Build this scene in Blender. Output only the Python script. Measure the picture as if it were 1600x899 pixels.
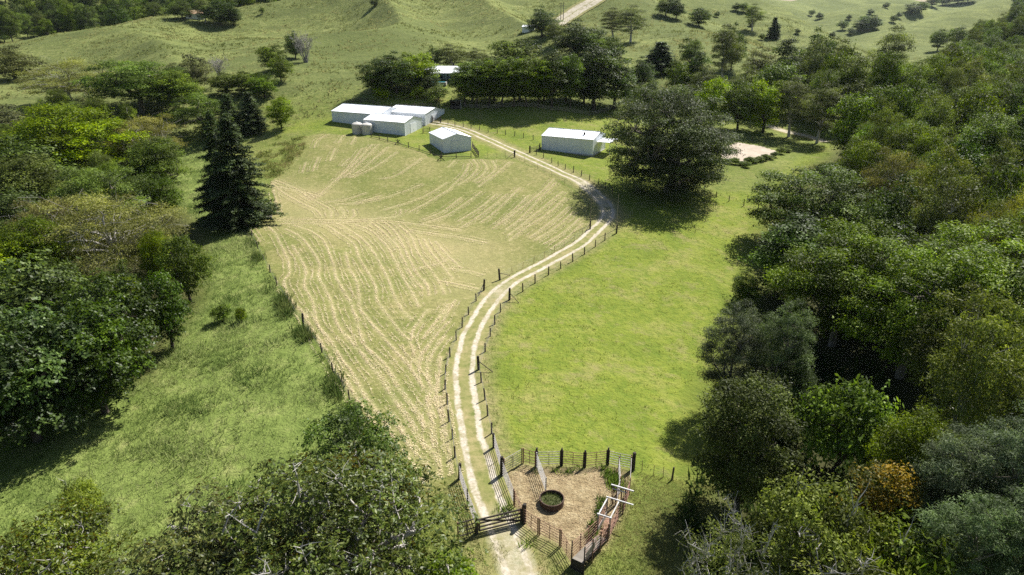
import bpy, math, random
import numpy as np
from mathutils import Vector

for _o in list(bpy.data.objects):
    bpy.data.objects.remove(_o)
scene = bpy.context.scene
COL = scene.collection
R = math.radians

# ------------------------------------------------------------------ camera
CAM_H, PITCH, FPX = 40.0, 22.5, 1067.0        # drone height, downward tilt, focal length in photo pixels
cam_d = bpy.data.cameras.new('camera')
cam_d.sensor_width = 36.0
cam_d.lens = 36.0 * FPX / 1600.0
cam_d.clip_start, cam_d.clip_end = 0.5, 12000
cam = bpy.data.objects.new('camera', cam_d)
cam.location = (0, 0, CAM_H)
cam.rotation_euler = (R(90 - PITCH), 0, 0)
COL.objects.link(cam)
scene.camera = cam

# ------------------------------------------------------------------ light
SUN_AZ, SUN_EL = 41.0, 50.0                   # degrees right of the view direction, above the horizon
world = bpy.data.worlds.new('World')
scene.world = world
world.use_nodes = True
wn = world.node_tree
wn.nodes.clear()
w_out = wn.nodes.new('ShaderNodeOutputWorld')
w_bg = wn.nodes.new('ShaderNodeBackground')
w_sky = wn.nodes.new('ShaderNodeTexSky')
w_sky.sky_type = 'NISHITA'
w_sky.sun_disc = False
w_sky.sun_elevation = R(SUN_EL)
w_sky.sun_rotation = R(SUN_AZ)
w_sky.altitude = 100
w_sky.dust_density = 1.2
w_bg.inputs['Strength'].default_value = 0.058
wn.links.new(w_sky.outputs[0], w_bg.inputs[0])
wn.links.new(w_bg.outputs[0], w_out.inputs[0])
sun_d = bpy.data.lights.new('sun', 'SUN')
sun_d.energy = 5.0
sun_d.angle = R(0.53)
sun_d.color = (1.0, 0.97, 0.92)
sun = bpy.data.objects.new('sun', sun_d)
to_sun = Vector((math.sin(R(SUN_AZ)) * math.cos(R(SUN_EL)), math.cos(R(SUN_AZ)) * math.cos(R(SUN_EL)), math.sin(R(SUN_EL))))
sun.rotation_euler = to_sun.to_track_quat('Z', 'Y').to_euler()
sun.location = to_sun * 300
COL.objects.link(sun)
scene.view_settings.view_transform = 'Standard'
scene.view_settings.look = 'None'
scene.view_settings.gamma = 1.0
scene.view_settings.exposure = 0.86
scene.view_settings.use_curve_mapping = False
try:
    scene.cycles.max_bounces = 6
    scene.cycles.diffuse_bounces = 3
    scene.cycles.glossy_bounces = 2
    scene.cycles.transmission_bounces = 4
    scene.cycles.transparent_max_bounces = 4
    scene.cycles.volume_bounces = 1
    scene.cycles.use_adaptive_sampling = False
    scene.cycles.sample_clamp_indirect = 3.0
    scene.cycles.sample_clamp_direct = 8.0
    scene.cycles.use_denoising = False
    scene.cycles.denoising_input_passes = 'RGB_ALBEDO_NORMAL'
    scene.cycles.denoising_prefilter = 'NONE'
except Exception:
    pass

# ------------------------------------------------------------------ survey helpers
CT, ST = math.cos(R(PITCH)), math.sin(R(PITCH))
def ray(px, py):
    u, v = (px - 800.0) / FPX, (449.5 - py) / FPX
    return np.array([u, CT + v * ST, -ST + v * CT])
def at_depth(px, py, d):
    r = ray(px, py); t = d / r[1]
    return (r[0] * t, d, CAM_H + r[2] * t)
def at_height(px, py, z):
    r = ray(px, py); t = (z - CAM_H) / r[2]
    return (r[0] * t, r[1] * t, z)

# survey of the land: spot heights
SPOT = [at_height(*p) for p in [
    (800,899,0),(780,815,0),(730,600,0),(740,500,.2),(850,420,.8),(940,360,2.0),(960,320,3.0),(900,280,4.3),(820,243,5.8),
    (740,208,7.0),(660,190,8.0),(870,780,0),(980,720,-.2),(1040,740,-.5),(900,600,-.3),(1050,600,-1),(1000,450,.3),
    (1120,400,.5),(1100,330,2.2),(1170,330,1.8),(1050,295,3.2),(1170,240,4.2),(1280,220,4.5),(1220,280,3),
    (1230,740,-4),(1200,600,-3.5),(1290,480,-3),(1270,380,-1),(1400,700,-2),(1500,500,0),(1590,700,0),(1400,880,-2),
    (600,500,.3),(690,700,0),(480,510,.3),(546,626,-.3),(430,440,.6),(390,355,1.2),(440,330,1.5),(540,340,1.0),
    (620,360,.8),(700,380,.8),(800,380,1.5),(860,330,2.8),(700,300,3.2),(780,265,4.8),(600,290,3.6),(520,280,3.4),
    (440,285,2.5),(540,225,6.5),(600,215,7.3),(690,245,6.0),(750,240,5.9),(440,215,6.2),(590,205,7.5),(530,195,8.0),
    (900,245,5.6),(950,250,5.2),(300,600,-2),(200,700,-3),(100,800,-3.5),(0,690,-4),(330,480,-1.5),(350,400,-.8),
    (330,300,.5),(290,260,1),(310,230,2),(100,620,-4.5),(150,450,-3),(50,500,-4),(0,330,-2),(150,300,-.5),
    (750,180,8.6),(850,200,7.2),(930,180,8.0),(400,899,-1.5),(100,899,-4)]]
SPOT += [at_depth(*p) for p in [
    (0,215,185),(60,190,200),(200,100,290),(100,140,240),(30,100,280),(0,90,300),(300,150,222),(250,60,350),(280,28,410),
    (90,78,325),(150,60,350),(400,60,330),(400,100,270),(480,30,400),(450,92,285),(370,132,238),(340,40,395),
    (520,130,235),(600,60,330),(600,0,430),(500,60,345),(500,0,440),(700,95,262),(700,40,360),(800,60,320),(800,0,430),(900,20,400),
    (950,0,440),(1000,60,320),(1000,100,270),(1000,0,430),(1060,4,450),(1100,60,330),(1150,90,290),(1200,62,380),(1250,75,400),
    (700,125,226),(690,155,207),(850,165,203),(850,140,216),(600,145,218),
    (1300,150,300),(1400,125,380),(1500,180,240),(1600,230,170),(1700,200,200),(1600,150,330),(1600,45,470),(1540,75,440),(1700,10,480),(1480,100,430),(1400,105,470)]]
SPOT += [(-330,425,13),(-230,450,17),(-400,400,16),(-420,520,48),(-300,570,58),(-200,560,52),(-150,520,46),(-420,330,22),(-600,500,60),
         (0,620,115),(-150,680,110),(110,600,80),(190,560,40),(170,480,38),(260,560,12),(330,620,2),(330,760,-6),(480,900,-10),(650,860,0),(330,900,-8),(400,1200,-12),(700,1200,-8),
         (900,1600,0),(300,1700,0),(520,640,40),(200,900,10),(100,1100,30),(-200,1500,120),(-800,1500,160),(-900,700,90),(-800,300,60),(-500,150,18),
         (-300,60,4),(-200,20,0),(200,20,0),(250,120,10),(400,250,30),(650,500,75),(1000,900,50),(1600,1600,60),
         (0,3500,120),(1200,3500,30),(2000,3500,40),(-2000,3500,160),(-2500,800,160),(2500,800,160),(-2000,-300,40),(2000,-300,60),
         (0,-300,0),(0,0,-1),(60,20,-3),(-80,0,-3)]
SPOT = np.array(SPOT, float)
_c2 = 14.0 ** 2
def _phi(a, b):
    return np.sqrt(((a[:, None, :] - b[None, :, :]) ** 2).sum(-1) + _c2)
_n = len(SPOT)
_A = np.zeros((_n + 3, _n + 3))
_A[:_n, :_n] = _phi(SPOT[:, :2], SPOT[:, :2]) - np.eye(_n) * 4.0
_A[:_n, _n] = 1; _A[:_n, _n + 1:] = SPOT[:, :2] / 100
_A[_n, :_n] = 1; _A[_n + 1:, :_n] = SPOT[:, :2].T / 100
_W = np.linalg.solve(_A, np.concatenate([SPOT[:, 2], [0, 0, 0]]))

_rs = np.random.RandomState(5)
_LAT = _rs.rand(256, 256)
def vnoise(x, y, s, o=0):
    x = np.asarray(x, float) / s + 37.3 * o + 1000; y = np.asarray(y, float) / s + 11.7 * o + 1000
    xi, yi = np.floor(x).astype(int), np.floor(y).astype(int)
    fx, fy = x - xi, y - yi
    fx = fx * fx * (3 - 2 * fx); fy = fy * fy * (3 - 2 * fy)
    g = lambda i, j: _LAT[(xi + i) & 255, (yi + j) & 255]
    return (g(0, 0) * (1 - fx) + g(1, 0) * fx) * (1 - fy) + (g(0, 1) * (1 - fx) + g(1, 1) * fx) * fy - .5
def sstep(a, b, v):
    t = np.clip((np.asarray(v, float) - a) / (b - a), 0, 1)
    return t * t * (3 - 2 * t)
CRESTS = [(78, [(1285,84,600),(1340,68,660),(1420,42,720),(1530,6,790),(1620,-20,850)]), (90, [(1195,66,880),(1260,40,930),(1330,12,1000),(1366,4,1040),(1438,5,1060),(1462,16,1040)]),
          (170, [(1000,-30,1350),(1120,-12,1300),(1180,-4,1300),(1240,2,1350),(1320,-8,1450),(1385,-4,1450)]), (85, [(1060,14,1000),(1130,20,1000),(1180,28,1000),(1230,40,980)]), (300, [(1460,8,1500),(1540,-8,1500),(1640,-10,1500)]), (55, [(1230,64,800),(1275,52,840),(1330,40,870),(1390,30,900)])]
CRESTS = [(w, np.array([at_depth(*p) for p in c])) for w, c in CRESTS]
def far_hills(x, y):
    out = np.full(len(x), -50.0)
    for w, c in CRESTS:
        best = np.full(len(x), 1e9); zc = np.zeros(len(x))
        for p, q in zip(c[:-1], c[1:]):
            d = q - p; t = np.clip(((x - p[0]) * d[0] + (y - p[1]) * d[1]) / (d[0] ** 2 + d[1] ** 2), 0, 1)
            r = np.hypot(x - p[0] - t * d[0], y - p[1] - t * d[1]); k = r < best; best[k] = r[k]; zc[k] = (p[2] + t * d[2])[k]
        out = np.maximum(out, -12 + (zc + 12) * np.exp(-(best / w) ** 2) + 3 * vnoise(x, y, 60, 33) - 9 * np.abs(vnoise(x + .5 * y, .6 * y, 75, 34)))
    return out
def height(x, y):
    x = np.atleast_1d(np.asarray(x, float)); y = np.atleast_1d(np.asarray(y, float))
    sh = x.shape; xf, yf = x.ravel(), y.ravel()
    z = np.empty(len(xf))
    for i in range(0, len(xf), 20000):
        q = np.stack([xf[i:i + 20000], yf[i:i + 20000]], 1)
        z[i:i + 20000] = _phi(q, SPOT[:, :2]) @ _W[:_n] + _W[_n] + q @ _W[_n + 1:] / 100
    far = sstep(215, 320, yf)                       # rough grazing land on the hills
    fold = 1 - 2 * np.abs(vnoise(xf + .35 * yf, yf * .5, 58, 31))           # spurs and gullies running down the slopes
    z = z + far * (11.0 * (fold - .55) + 6.0 * vnoise(xf, yf, 90, 32)) * sstep(900, 500, yf)
    m = (xf > 150) & (yf > 540)
    if m.any():
        z[m] = np.maximum(z[m], far_hills(xf[m], yf[m]))
    z = z + far * (1.5 * vnoise(xf, yf, 38, 1) + .9 * vnoise(xf, yf, 13, 2)) + .12 * vnoise(xf, yf, 9, 3)
    z = z + sstep(-8, -30, xf) * sstep(140, 100, yf) * .5 * vnoise(xf, yf, 6, 4)
    return z.reshape(sh)
def hz(x, y):
    return float(height(x, y)[0])
_D = np.concatenate([np.arange(24, 260, .5), np.arange(260, 600, 2), np.arange(600, 2600, 4)])
def on_ground(px, py):
    r = ray(px, py)
    x, z = r[0] / r[1] * _D, CAM_H + r[2] / r[1] * _D
    h = height(x, _D)
    k = np.argmax(z <= h)
    if k == 0:
        k = len(_D) - 1
    g0, g1 = z[k - 1] - h[k - 1], z[k] - h[k]
    f = g0 / (g0 - g1) if g0 != g1 else 0
    d = _D[k - 1] + f * (_D[k] - _D[k - 1])
    x = r[0] / r[1] * d
    return (x, d, hz(x, d))

# ------------------------------------------------------------------ mesh helpers
def mesh_np(name, V, F, mats=None, smooth=False, mi=None, attrs=None):
    """V (n,3), F (m,k) all faces with k corners"""
    V = np.asarray(V, np.float32); F = np.asarray(F, np.int32)
    me = bpy.data.meshes.new(name)
    k = F.shape[1]
    me.vertices.add(len(V)); me.loops.add(F.size); me.polygons.add(len(F))
    me.vertices.foreach_set('co', V.ravel())
    me.loops.foreach_set('vertex_index', F.ravel())
    me.polygons.foreach_set('loop_start', np.arange(0, F.size, k, dtype=np.int32))
    me.polygons.foreach_set('loop_total', np.full(len(F), k, np.int32))
    if smooth:
        me.polygons.foreach_set('use_smooth', np.ones(len(F), bool))
    if mi is not None:
        me.polygons.foreach_set('material_index', np.asarray(mi, np.int32))
    for m in (mats or []):
        me.materials.append(m)
    for an, (dom, arr) in (attrs or {}).items():
        a = me.attributes.new(an, 'FLOAT', dom)
        a.data.foreach_set('value', np.asarray(arr, np.float32).ravel())
    me.update(calc_edges=True)
    return me
def link(name, me, parent=None, **props):
    o = bpy.data.objects.new(name, me)
    COL.objects.link(o)
    if parent is not None:
        o.parent = parent
    for k, v in props.items():
        o[k] = v
    return o
def thing(name, label, cat, loc=(0, 0, 0), rz=0, group=None):
    o = link(name, None, label=label, category=cat)
    o.location = loc; o.rotation_euler = (0, 0, rz)
    o.empty_display_size = .3
    if group:
        o['group'] = group
    return o
class MB:
    def __init__(s): s.v, s.f = [], []
    def add(s, vs, fs):
        n = len(s.v); s.v += [tuple(map(float, p)) for p in vs]; s.f += [tuple(i + n for i in f) for f in fs]; return s
    def box(s, c, d, rz=0):
        cx, cy, cz = c; a, b, h = d[0] / 2, d[1] / 2, d[2] / 2; C, S = math.cos(rz), math.sin(rz)
        vs = [(cx + x * C - y * S, cy + x * S + y * C, cz + z) for z in (-h, h) for x, y in ((-a, -b), (a, -b), (a, b), (-a, b))]
        return s.add(vs, [(3, 2, 1, 0), (4, 5, 6, 7), (0, 1, 5, 4), (1, 2, 6, 5), (2, 3, 7, 6), (3, 0, 4, 7)])
    def tube(s, pts, rads, n=6, cap=True, square=False):
        pts = [Vector(p) for p in pts]
        if not hasattr(rads, '__len__'): rads = [rads] * len(pts)
        vs, fs = [], []
        for i, p in enumerate(pts):
            t = (pts[min(i + 1, len(pts) - 1)] - pts[max(i - 1, 0)]).normalized()
            up = Vector((0, 0, 1)) if abs(t.z) < .9 else Vector((1, 0, 0))
            a = t.cross(up).normalized(); b = t.cross(a).normalized()
            for j in range(n):
                an = 2 * math.pi * (j + (.5 if square else 0)) / n
                vs.append(p + (a * math.cos(an) + b * math.sin(an)) * rads[i])
        for i in range(len(pts) - 1):
            for j in range(n):
                k = (j + 1) % n
                fs.append((i * n + j, i * n + k, (i + 1) * n + k, (i + 1) * n + j))
        if cap:
            fs += [tuple(range(n)), tuple(range(len(pts) * n - 1, len(pts) * n - n - 1, -1))]
        return s.add(vs, fs)
    def mesh(s, name, mat=None, smooth=False):
        me = bpy.data.meshes.new(name); me.from_pydata(s.v, [], s.f)
        if mat: me.materials.append(mat)
        if smooth: me.polygons.foreach_set('use_smooth', [True] * len(me.polygons))
        me.update(); return me
    def obj(s, name, mat=None, parent=None, smooth=False, **props):
        return link(name, s.mesh(name, mat, smooth), parent, **props)

# ------------------------------------------------------------------ node helpers
def new_mat(name):
    m = bpy.data.materials.new(name); m.use_nodes = True
    nt = m.node_tree; nt.nodes.clear()
    return m, nt
def N(nt, t, **kw):
    n = nt.nodes.new(t)
    for k, v in kw.items():
        setattr(n, k, v)
    return n
def L(nt, a, b): nt.links.new(a, b)
def noise(nt, scale, detail=3, rough=.6, vec=None, stretch=None):
    n = N(nt, 'ShaderNodeTexNoise'); n.inputs['Scale'].default_value = scale
    n.inputs['Detail'].default_value = detail; n.inputs['Roughness'].default_value = rough
    if vec is None:
        vec = N(nt, 'ShaderNodeNewGeometry').outputs['Position']
    if stretch:
        mp = N(nt, 'ShaderNodeMapping'); mp.inputs['Scale'].default_value = stretch[0]; mp.inputs['Rotation'].default_value = stretch[1]
        L(nt, vec, mp.inputs[0]); vec = mp.outputs[0]
    L(nt, vec, n.inputs['Vector'])
    return n.outputs['Fac']
def ramp(nt, fac, stops, interp='LINEAR'):
    r = N(nt, 'ShaderNodeValToRGB'); r.color_ramp.interpolation = interp
    e = r.color_ramp.elements
    while len(e) < len(stops): e.new(.5)
    for i, (p, c) in enumerate(stops):
        e[i].position = p; e[i].color = (c[0], c[1], c[2], 1) if hasattr(c, '__len__') else (c, c, c, 1)
    L(nt, fac, r.inputs[0]); return r.outputs[0]
def mix(nt, fac, a, b, mode='MIX'):
    m = N(nt, 'ShaderNodeMix', data_type='RGBA', blend_type=mode)
    for s, v in ((0, fac), (6, a), (7, b)):
        if isinstance(v, (int, float)): m.inputs[s].default_value = v
        elif isinstance(v, tuple): m.inputs[s].default_value = (*v[:3], 1)
        else: L(nt, v, m.inputs[s])
    return m.outputs[2]
def mth(nt, op, a, b=0.0, clamp=False):
    m = N(nt, 'ShaderNodeMath', operation=op); m.use_clamp = clamp
    for s, v in ((0, a), (1, b)):
        if isinstance(v, (int, float)): m.inputs[s].default_value = v
        else: L(nt, v, m.inputs[s])
    return m.outputs[0]
def attr(nt, name): return N(nt, 'ShaderNodeAttribute', attribute_name=name).outputs['Fac']
def surface(nt, col, rough=.9, bump=None, bdist=.1, bstr=.6, metal=0, spec=.3):
    p = N(nt, 'ShaderNodeBsdfPrincipled'); o = N(nt, 'ShaderNodeOutputMaterial')
    if isinstance(col, tuple): p.inputs['Base Color'].default_value = (*col, 1)
    else: L(nt, col, p.inputs['Base Color'])
    if isinstance(rough, (int, float)): p.inputs['Roughness'].default_value = rough
    else: L(nt, rough, p.inputs['Roughness'])
    p.inputs['Metallic'].default_value = metal; p.inputs['Specular IOR Level'].default_value = spec
    if bump is not None:
        b = N(nt, 'ShaderNodeBump'); b.inputs['Strength'].default_value = bstr; b.inputs['Distance'].default_value = bdist
        L(nt, bump, b.inputs['Height']); L(nt, b.outputs[0], p.inputs['Normal'])
    L(nt, p.outputs[0], o.inputs[0]); return p
# ================================================================== GROUND
def poly_mask(poly, X, Y, soft=0):
    poly = np.array(poly); inside = np.zeros(X.shape, bool); n = len(poly); dmin = np.full(X.shape, 1e9)
    for i in range(n):
        x0, y0 = poly[i]; x1, y1 = poly[(i + 1) % n]
        if y0 != y1:
            c = ((y0 > Y) != (y1 > Y)) & (X < (x1 - x0) * (Y - y0) / (y1 - y0) + x0); inside ^= c
        if soft:
            dx, dy = x1 - x0, y1 - y0; t = np.clip(((X - x0) * dx + (Y - y0) * dy) / (dx * dx + dy * dy + 1e-9), 0, 1)
            dmin = np.minimum(dmin, np.hypot(X - x0 - t * dx, Y - y0 - t * dy))
    if not soft: return inside.astype(float)
    return np.clip(.5 + np.where(inside, dmin, -dmin) / (2 * soft), 0, 1)
def gpoly(pts): return [on_ground(*p)[:2] for p in pts]
def spline(pts, step=.5):
    P = np.array(pts, float); d = np.r_[0, np.cumsum(np.hypot(*np.diff(P[:, :2], axis=0).T))]
    if len(P) < 3:
        s = np.linspace(0, d[-1], max(2, int(d[-1] / step) + 1)); return np.stack([np.interp(s, d, P[:, k]) for k in (0, 1)], 1)
    out = []; Q = np.vstack([2 * P[0] - P[1], P, 2 * P[-1] - P[-2]])[:, :2]
    for i in range(1, len(Q) - 2):
        n = max(2, int(np.hypot(*(Q[i + 1] - Q[i])) / step)); t = np.linspace(0, 1, n, endpoint=False)[:, None]
        out.append(.5 * (2 * Q[i] + (Q[i + 1] - Q[i - 1]) * t + (2 * Q[i - 1] - 5 * Q[i] + 4 * Q[i + 1] - Q[i + 2]) * t ** 2 + (3 * Q[i] - Q[i - 1] - 3 * Q[i + 1] + Q[i + 2]) * t ** 3))
    return np.vstack(out + [Q[-2:-1]])

POLY_FIELD = gpoly([(718,752),(700,655),(694,600),(702,556),(722,510),(756,452),(800,430),(850,405),(897,378),(921,356),(919,328),(896,298),(858,272),
                    (806,250),(748,248),(690,252),(640,232),(600,217),(560,212),(500,208),(474,214),(462,240),(440,268),(420,284),(430,330),(394,356),(412,405),(434,445),
                    (474,508),(504,552),(546,627),(600,700),(660,790)])
POLY_BANK = gpoly([(430,214),(478,214),(476,236),(462,250),(440,276),(415,280),(400,240)])
POLY_LAWN = gpoly([(757,560),(775,508),(800,468),(870,424),(945,377),(975,340),(1000,325),(1120,300),(1200,300),(1260,240),(1290,225),(1330,300),(1200,420),(1150,560),(1110,760),
                   (990,740),(840,712),(775,700),(762,640)])
POLY_MEADOW = gpoly([(474,512),(504,554),(546,630),(600,705),(650,790),(640,899),(-100,899),(-100,740),(230,590),(320,470),(330,360),(250,300),(240,230),(330,200),(400,330),(385,356),(412,412)])
POLY_PADDOCK = gpoly([(420,212),(470,188),(520,186),(560,160),(600,142),(640,140),(700,160),(930,178),(985,160),(1000,250),(1040,300),(970,340),(925,300),(860,260),(800,238),(748,246),(640,232),(600,215),(500,206)])
POLY_YARD = gpoly([(786,745),(816,726),(838,730),(877,729),(913,732),(949,728),(984,738),(975,800),(950,850),(905,895),(880,856),(841,836),(818,820),(803,792)])
DRIVE = spline(gpoly([(822,925),(812,899),(795,855),(779,815),(765,780),(752,740),(737,680),(728,620),(724.5,580),(730.5,540),(741,512),(760,480),(776,460),(800,440),(837,420),
                      (874,400),(908,380),(930,360),(945,345),(950,333),(945,318),(930,303),(915,290),(900,280),(880,272),(860,262),(840,253),(820,244),(800,235),(780,226),(760,217),(740,208),(720,201),(695,195),(668,191)]), .6)

def axis(a0, a1, lo, hi, s, g):
    mid = list(np.arange(a0, a1 + s, s)); up, st = [], s
    p = mid[-1]
    while p < hi: st *= g; p += st; up.append(p)
    dn, st = [], s; p = mid[0]
    while p > lo: st *= g; p -= st; dn.append(p)
    return np.array(dn[::-1] + mid + up)
gx = axis(-62, 66, -2200, 2200, .65, 1.032)
gy = axis(28, 205, -250, 3200, .65, 1.018)
GX, GY = np.meshgrid(gx, gy)
GZ = height(GX, GY)
nx, ny = len(gx), len(gy)
idx = np.arange(nx * ny).reshape(ny, nx)
F = np.stack([idx[:-1, :-1], idx[:-1, 1:], idx[1:, 1:], idx[1:, :-1]], -1).reshape(-1, 4)
A_lawn = np.maximum(poly_mask(POLY_LAWN, GX, GY, 2.0), .85 * poly_mask(POLY_PADDOCK, GX, GY, 2.0))
A_mead = poly_mask(POLY_MEADOW, GX, GY, 1.2)
A_yard = poly_mask(POLY_YARD, GX, GY, .5)
A_hill = sstep(205, 235, GY + 12 * vnoise(GX, GY, 25, 6)) * (1 - poly_mask(POLY_PADDOCK, GX, GY, 4))
A_hill = np.maximum(A_hill, sstep(-75, -95, GX) * sstep(150, 190, GY))
# worn verges beside the wheel tracks, under the fences
ddr = np.full(GX.shape, 9e9)
near = (np.abs(GX) < 70) & (GY < 230)
q = np.stack([GX[near], GY[near]], 1)
dd = np.full(len(q), 9e9)
for k in range(0, len(DRIVE), 2):
    dd = np.minimum(dd, np.hypot(q[:, 0] - DRIVE[k, 0], q[:, 1] - DRIVE[k, 1]))
ddr[near] = dd
A_verge = 1 - sstep(2.2, 4.6, ddr)
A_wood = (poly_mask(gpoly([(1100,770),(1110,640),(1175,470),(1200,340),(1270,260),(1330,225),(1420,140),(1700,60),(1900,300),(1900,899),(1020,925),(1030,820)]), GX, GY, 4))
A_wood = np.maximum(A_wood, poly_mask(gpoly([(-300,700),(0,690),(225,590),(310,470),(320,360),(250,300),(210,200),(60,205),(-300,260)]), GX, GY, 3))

def ground_colour(nt):
    n_big, n_mid, n_fine = noise(nt, .035, 3), noise(nt, .35, 4), noise(nt, 2.6, 4, .7)
    n_tuft = noise(nt, .9, 5, .75)
    pasture = ramp(nt, n_mid, [(.28, (.135, .158, .045)), (.5, (.222, .24, .074)), (.72, (.315, .31, .122))])
    pasture = mix(nt, mth(nt, 'MULTIPLY', n_big, .6), pasture, (.17, .20, .055))
    pasture = mix(nt, ramp(nt, noise(nt, .016, 5, .65), [(.42, .75), (.58, 0.)]), pasture, (.115, .138, .040))
    pasture = mix(nt, ramp(nt, noise(nt, .12, 5, .7, None, ((.35, 1, 1), (0, 0, .5))), [(.40, .7), (.54, 0.)]), pasture, (.10, .115, .036))
    pasture = mix(nt, ramp(nt, n_tuft, [(.38, 1.), (.52, 0.)]), pasture, (.085, .115, .03))
    lawn = ramp(nt, noise(nt, .12, 4, .62), [(.30, (.140, .185, .026)), (.5, (.205, .242, .036)), (.68, (.27, .265, .075))])
    lawn = mix(nt, ramp(nt, n_tuft, [(.36, .75), (.56, 0.)]), lawn, (.115, .17, .022))
    lawn = mix(nt, ramp(nt, noise(nt, .28, 5, .7), [(.54, 0.), (.72, .8)]), lawn, (.27, .235, .10))
    mead = ramp(nt, n_mid, [(.3, (.115, .16, .034)), (.55, (.19, .24, .06)), (.75, (.27, .285, .10))])
    yard = ramp(nt, n_tuft, [(.3, (.17, .125, .066)), (.5, (.30, .232, .125)), (.68, (.42, .345, .205))])
    verge = ramp(nt, n_tuft, [(.3, (.14, .155, .045)), (.5, (.25, .225, .095)), (.7, (.36, .29, .15))])
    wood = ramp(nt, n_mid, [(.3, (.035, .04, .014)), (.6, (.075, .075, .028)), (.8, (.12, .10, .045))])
    c = mix(nt, attr(nt, 'lawn'), mix(nt, .45, pasture, lawn), lawn)
    c = mix(nt, attr(nt, 'hill'), c, pasture)
    c = mix(nt, attr(nt, 'meadow'), c, mead)
    c = mix(nt, mth(nt, 'MULTIPLY', attr(nt, 'verge'), ramp(nt, n_mid, [(.25, .35), (.65, 1.)])), c, verge)
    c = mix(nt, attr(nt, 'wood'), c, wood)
    c = mix(nt, attr(nt, 'yard'), c, yard)
    return c, n_tuft, n_fine, n_mid
m_ground, nt = new_mat('pasture_ground')
c, n_tuft, n_fine, n_mid = ground_colour(nt)
hgt = mth(nt, 'ADD', mth(nt, 'MULTIPLY', n_tuft, 1.0), mth(nt, 'MULTIPLY', n_fine, .5))
surface(nt, c, .95, hgt, .45, 1.0, spec=.1)
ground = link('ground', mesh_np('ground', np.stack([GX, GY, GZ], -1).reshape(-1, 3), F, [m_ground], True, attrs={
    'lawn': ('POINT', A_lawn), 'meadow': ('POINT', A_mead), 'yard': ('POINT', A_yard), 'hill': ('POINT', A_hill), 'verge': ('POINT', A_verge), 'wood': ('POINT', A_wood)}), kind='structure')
# ================================================================== DRIVEWAY
def ribbon(name, mat, path, half, nac, lift, **props):
    P = np.asarray(path); T = np.gradient(P, axis=0); T /= np.linalg.norm(T, axis=1)[:, None]
    Nn = np.stack([T[:, 1], -T[:, 0]], 1); a = np.linspace(-half, half, nac)
    X = P[:, None, 0] + Nn[:, None, 0] * a; Y = P[:, None, 1] + Nn[:, None, 1] * a
    Z = height(X, Y) + lift
    n, m = X.shape; ix = np.arange(n * m).reshape(n, m)
    Fq = np.stack([ix[:-1, :-1], ix[:-1, 1:], ix[1:, 1:], ix[1:, :-1]], -1).reshape(-1, 4)
    al = np.r_[0, np.cumsum(np.linalg.norm(np.diff(P, axis=0), axis=1))]
    me = mesh_np(name, np.stack([X, Y, Z], -1).reshape(-1, 3), Fq, [mat], True, attrs={'across': ('POINT', np.broadcast_to(a, X.shape)), 'along': ('POINT', np.broadcast_to(al[:, None], X.shape)), 'verge': ('POINT', np.ones(X.shape))})
    o = link(name, me, None, **props); return o, al
def gravel_mat(name, trk_at, trk_w, full=()):
    m, nt = new_mat(name)
    c, n_tuft, n_fine, n_mid = ground_colour(nt)
    ac = mth(nt, 'ABSOLUTE', attr(nt, 'across'))
    wob = mth(nt, 'ADD', mth(nt, 'MULTIPLY', mth(nt, 'SUBTRACT', noise(nt, .9, 5, .75), .5), .7), mth(nt, 'MULTIPLY', mth(nt, 'SUBTRACT', noise(nt, .16, 2, .5), .5), .5))
    d = mth(nt, 'ABSOLUTE', mth(nt, 'SUBTRACT', mth(nt, 'ADD', ac, wob), trk_at))
    f = N(nt, 'ShaderNodeMapRange'); f.interpolation_type = 'SMOOTHSTEP'
    f.inputs[1].default_value = trk_w + .18; f.inputs[2].default_value = trk_w - .10
    L(nt, d, f.inputs[0]); fac = f.outputs[0]
    for lo, hi, amt, wid in full:
        al = attr(nt, 'along')
        e1 = N(nt, 'ShaderNodeMapRange'); e1.inputs[1].default_value = lo - 2.5; e1.inputs[2].default_value = lo + 2.5; L(nt, al, e1.inputs[0])
        e2 = N(nt, 'ShaderNodeMapRange'); e2.inputs[1].default_value = hi + 2.5; e2.inputs[2].default_value = hi - 2.5; L(nt, al, e2.inputs[0])
        e3 = N(nt, 'ShaderNodeMapRange'); e3.inputs[1].default_value = wid + .35; e3.inputs[2].default_value = wid - .25
        L(nt, mth(nt, 'ADD', ac, mth(nt, 'MULTIPLY', wob, 1.6)), e3.inputs[0])
        g = mth(nt, 'MULTIPLY', mth(nt, 'MULTIPLY', e1.outputs[0], e2.outputs[0]), mth(nt, 'MULTIPLY', e3.outputs[0], mth(nt, 'ADD', amt, mth(nt, 'MULTIPLY', mth(nt, 'SUBTRACT', n_tuft, .5), .9))), True)
        fac = mth(nt, 'MAXIMUM', fac, g)
    grav = ramp(nt, noise(nt, 3.5, 5, .75), [(.3, (.32, .275, .20)), (.5, (.48, .425, .33)), (.7, (.62, .56, .46))])
    grav = mix(nt, ramp(nt, noise(nt, .5, 4, .7), [(.48, 0.), (.68, .85)]), grav, (.27, .235, .12))
    c = mix(nt, mth(nt, 'MULTIPLY', fac, ramp(nt, noise(nt, .7, 5, .75), [(.30, .45), (.44, 1.)])), c, grav)
    surface(nt, c, .95, mth(nt, 'ADD', n_fine, noise(nt, 14, 3)), .08, .6, spec=.1)
    return m
drv_len = np.r_[0, np.cumsum(np.linalg.norm(np.diff(DRIVE, axis=0), axis=1))]
def drive_pos(px, py):
    g = on_ground(px, py); return float(drv_len[np.argmin(np.hypot(DRIVE[:, 0] - g[0], DRIVE[:, 1] - g[1]))])
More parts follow.
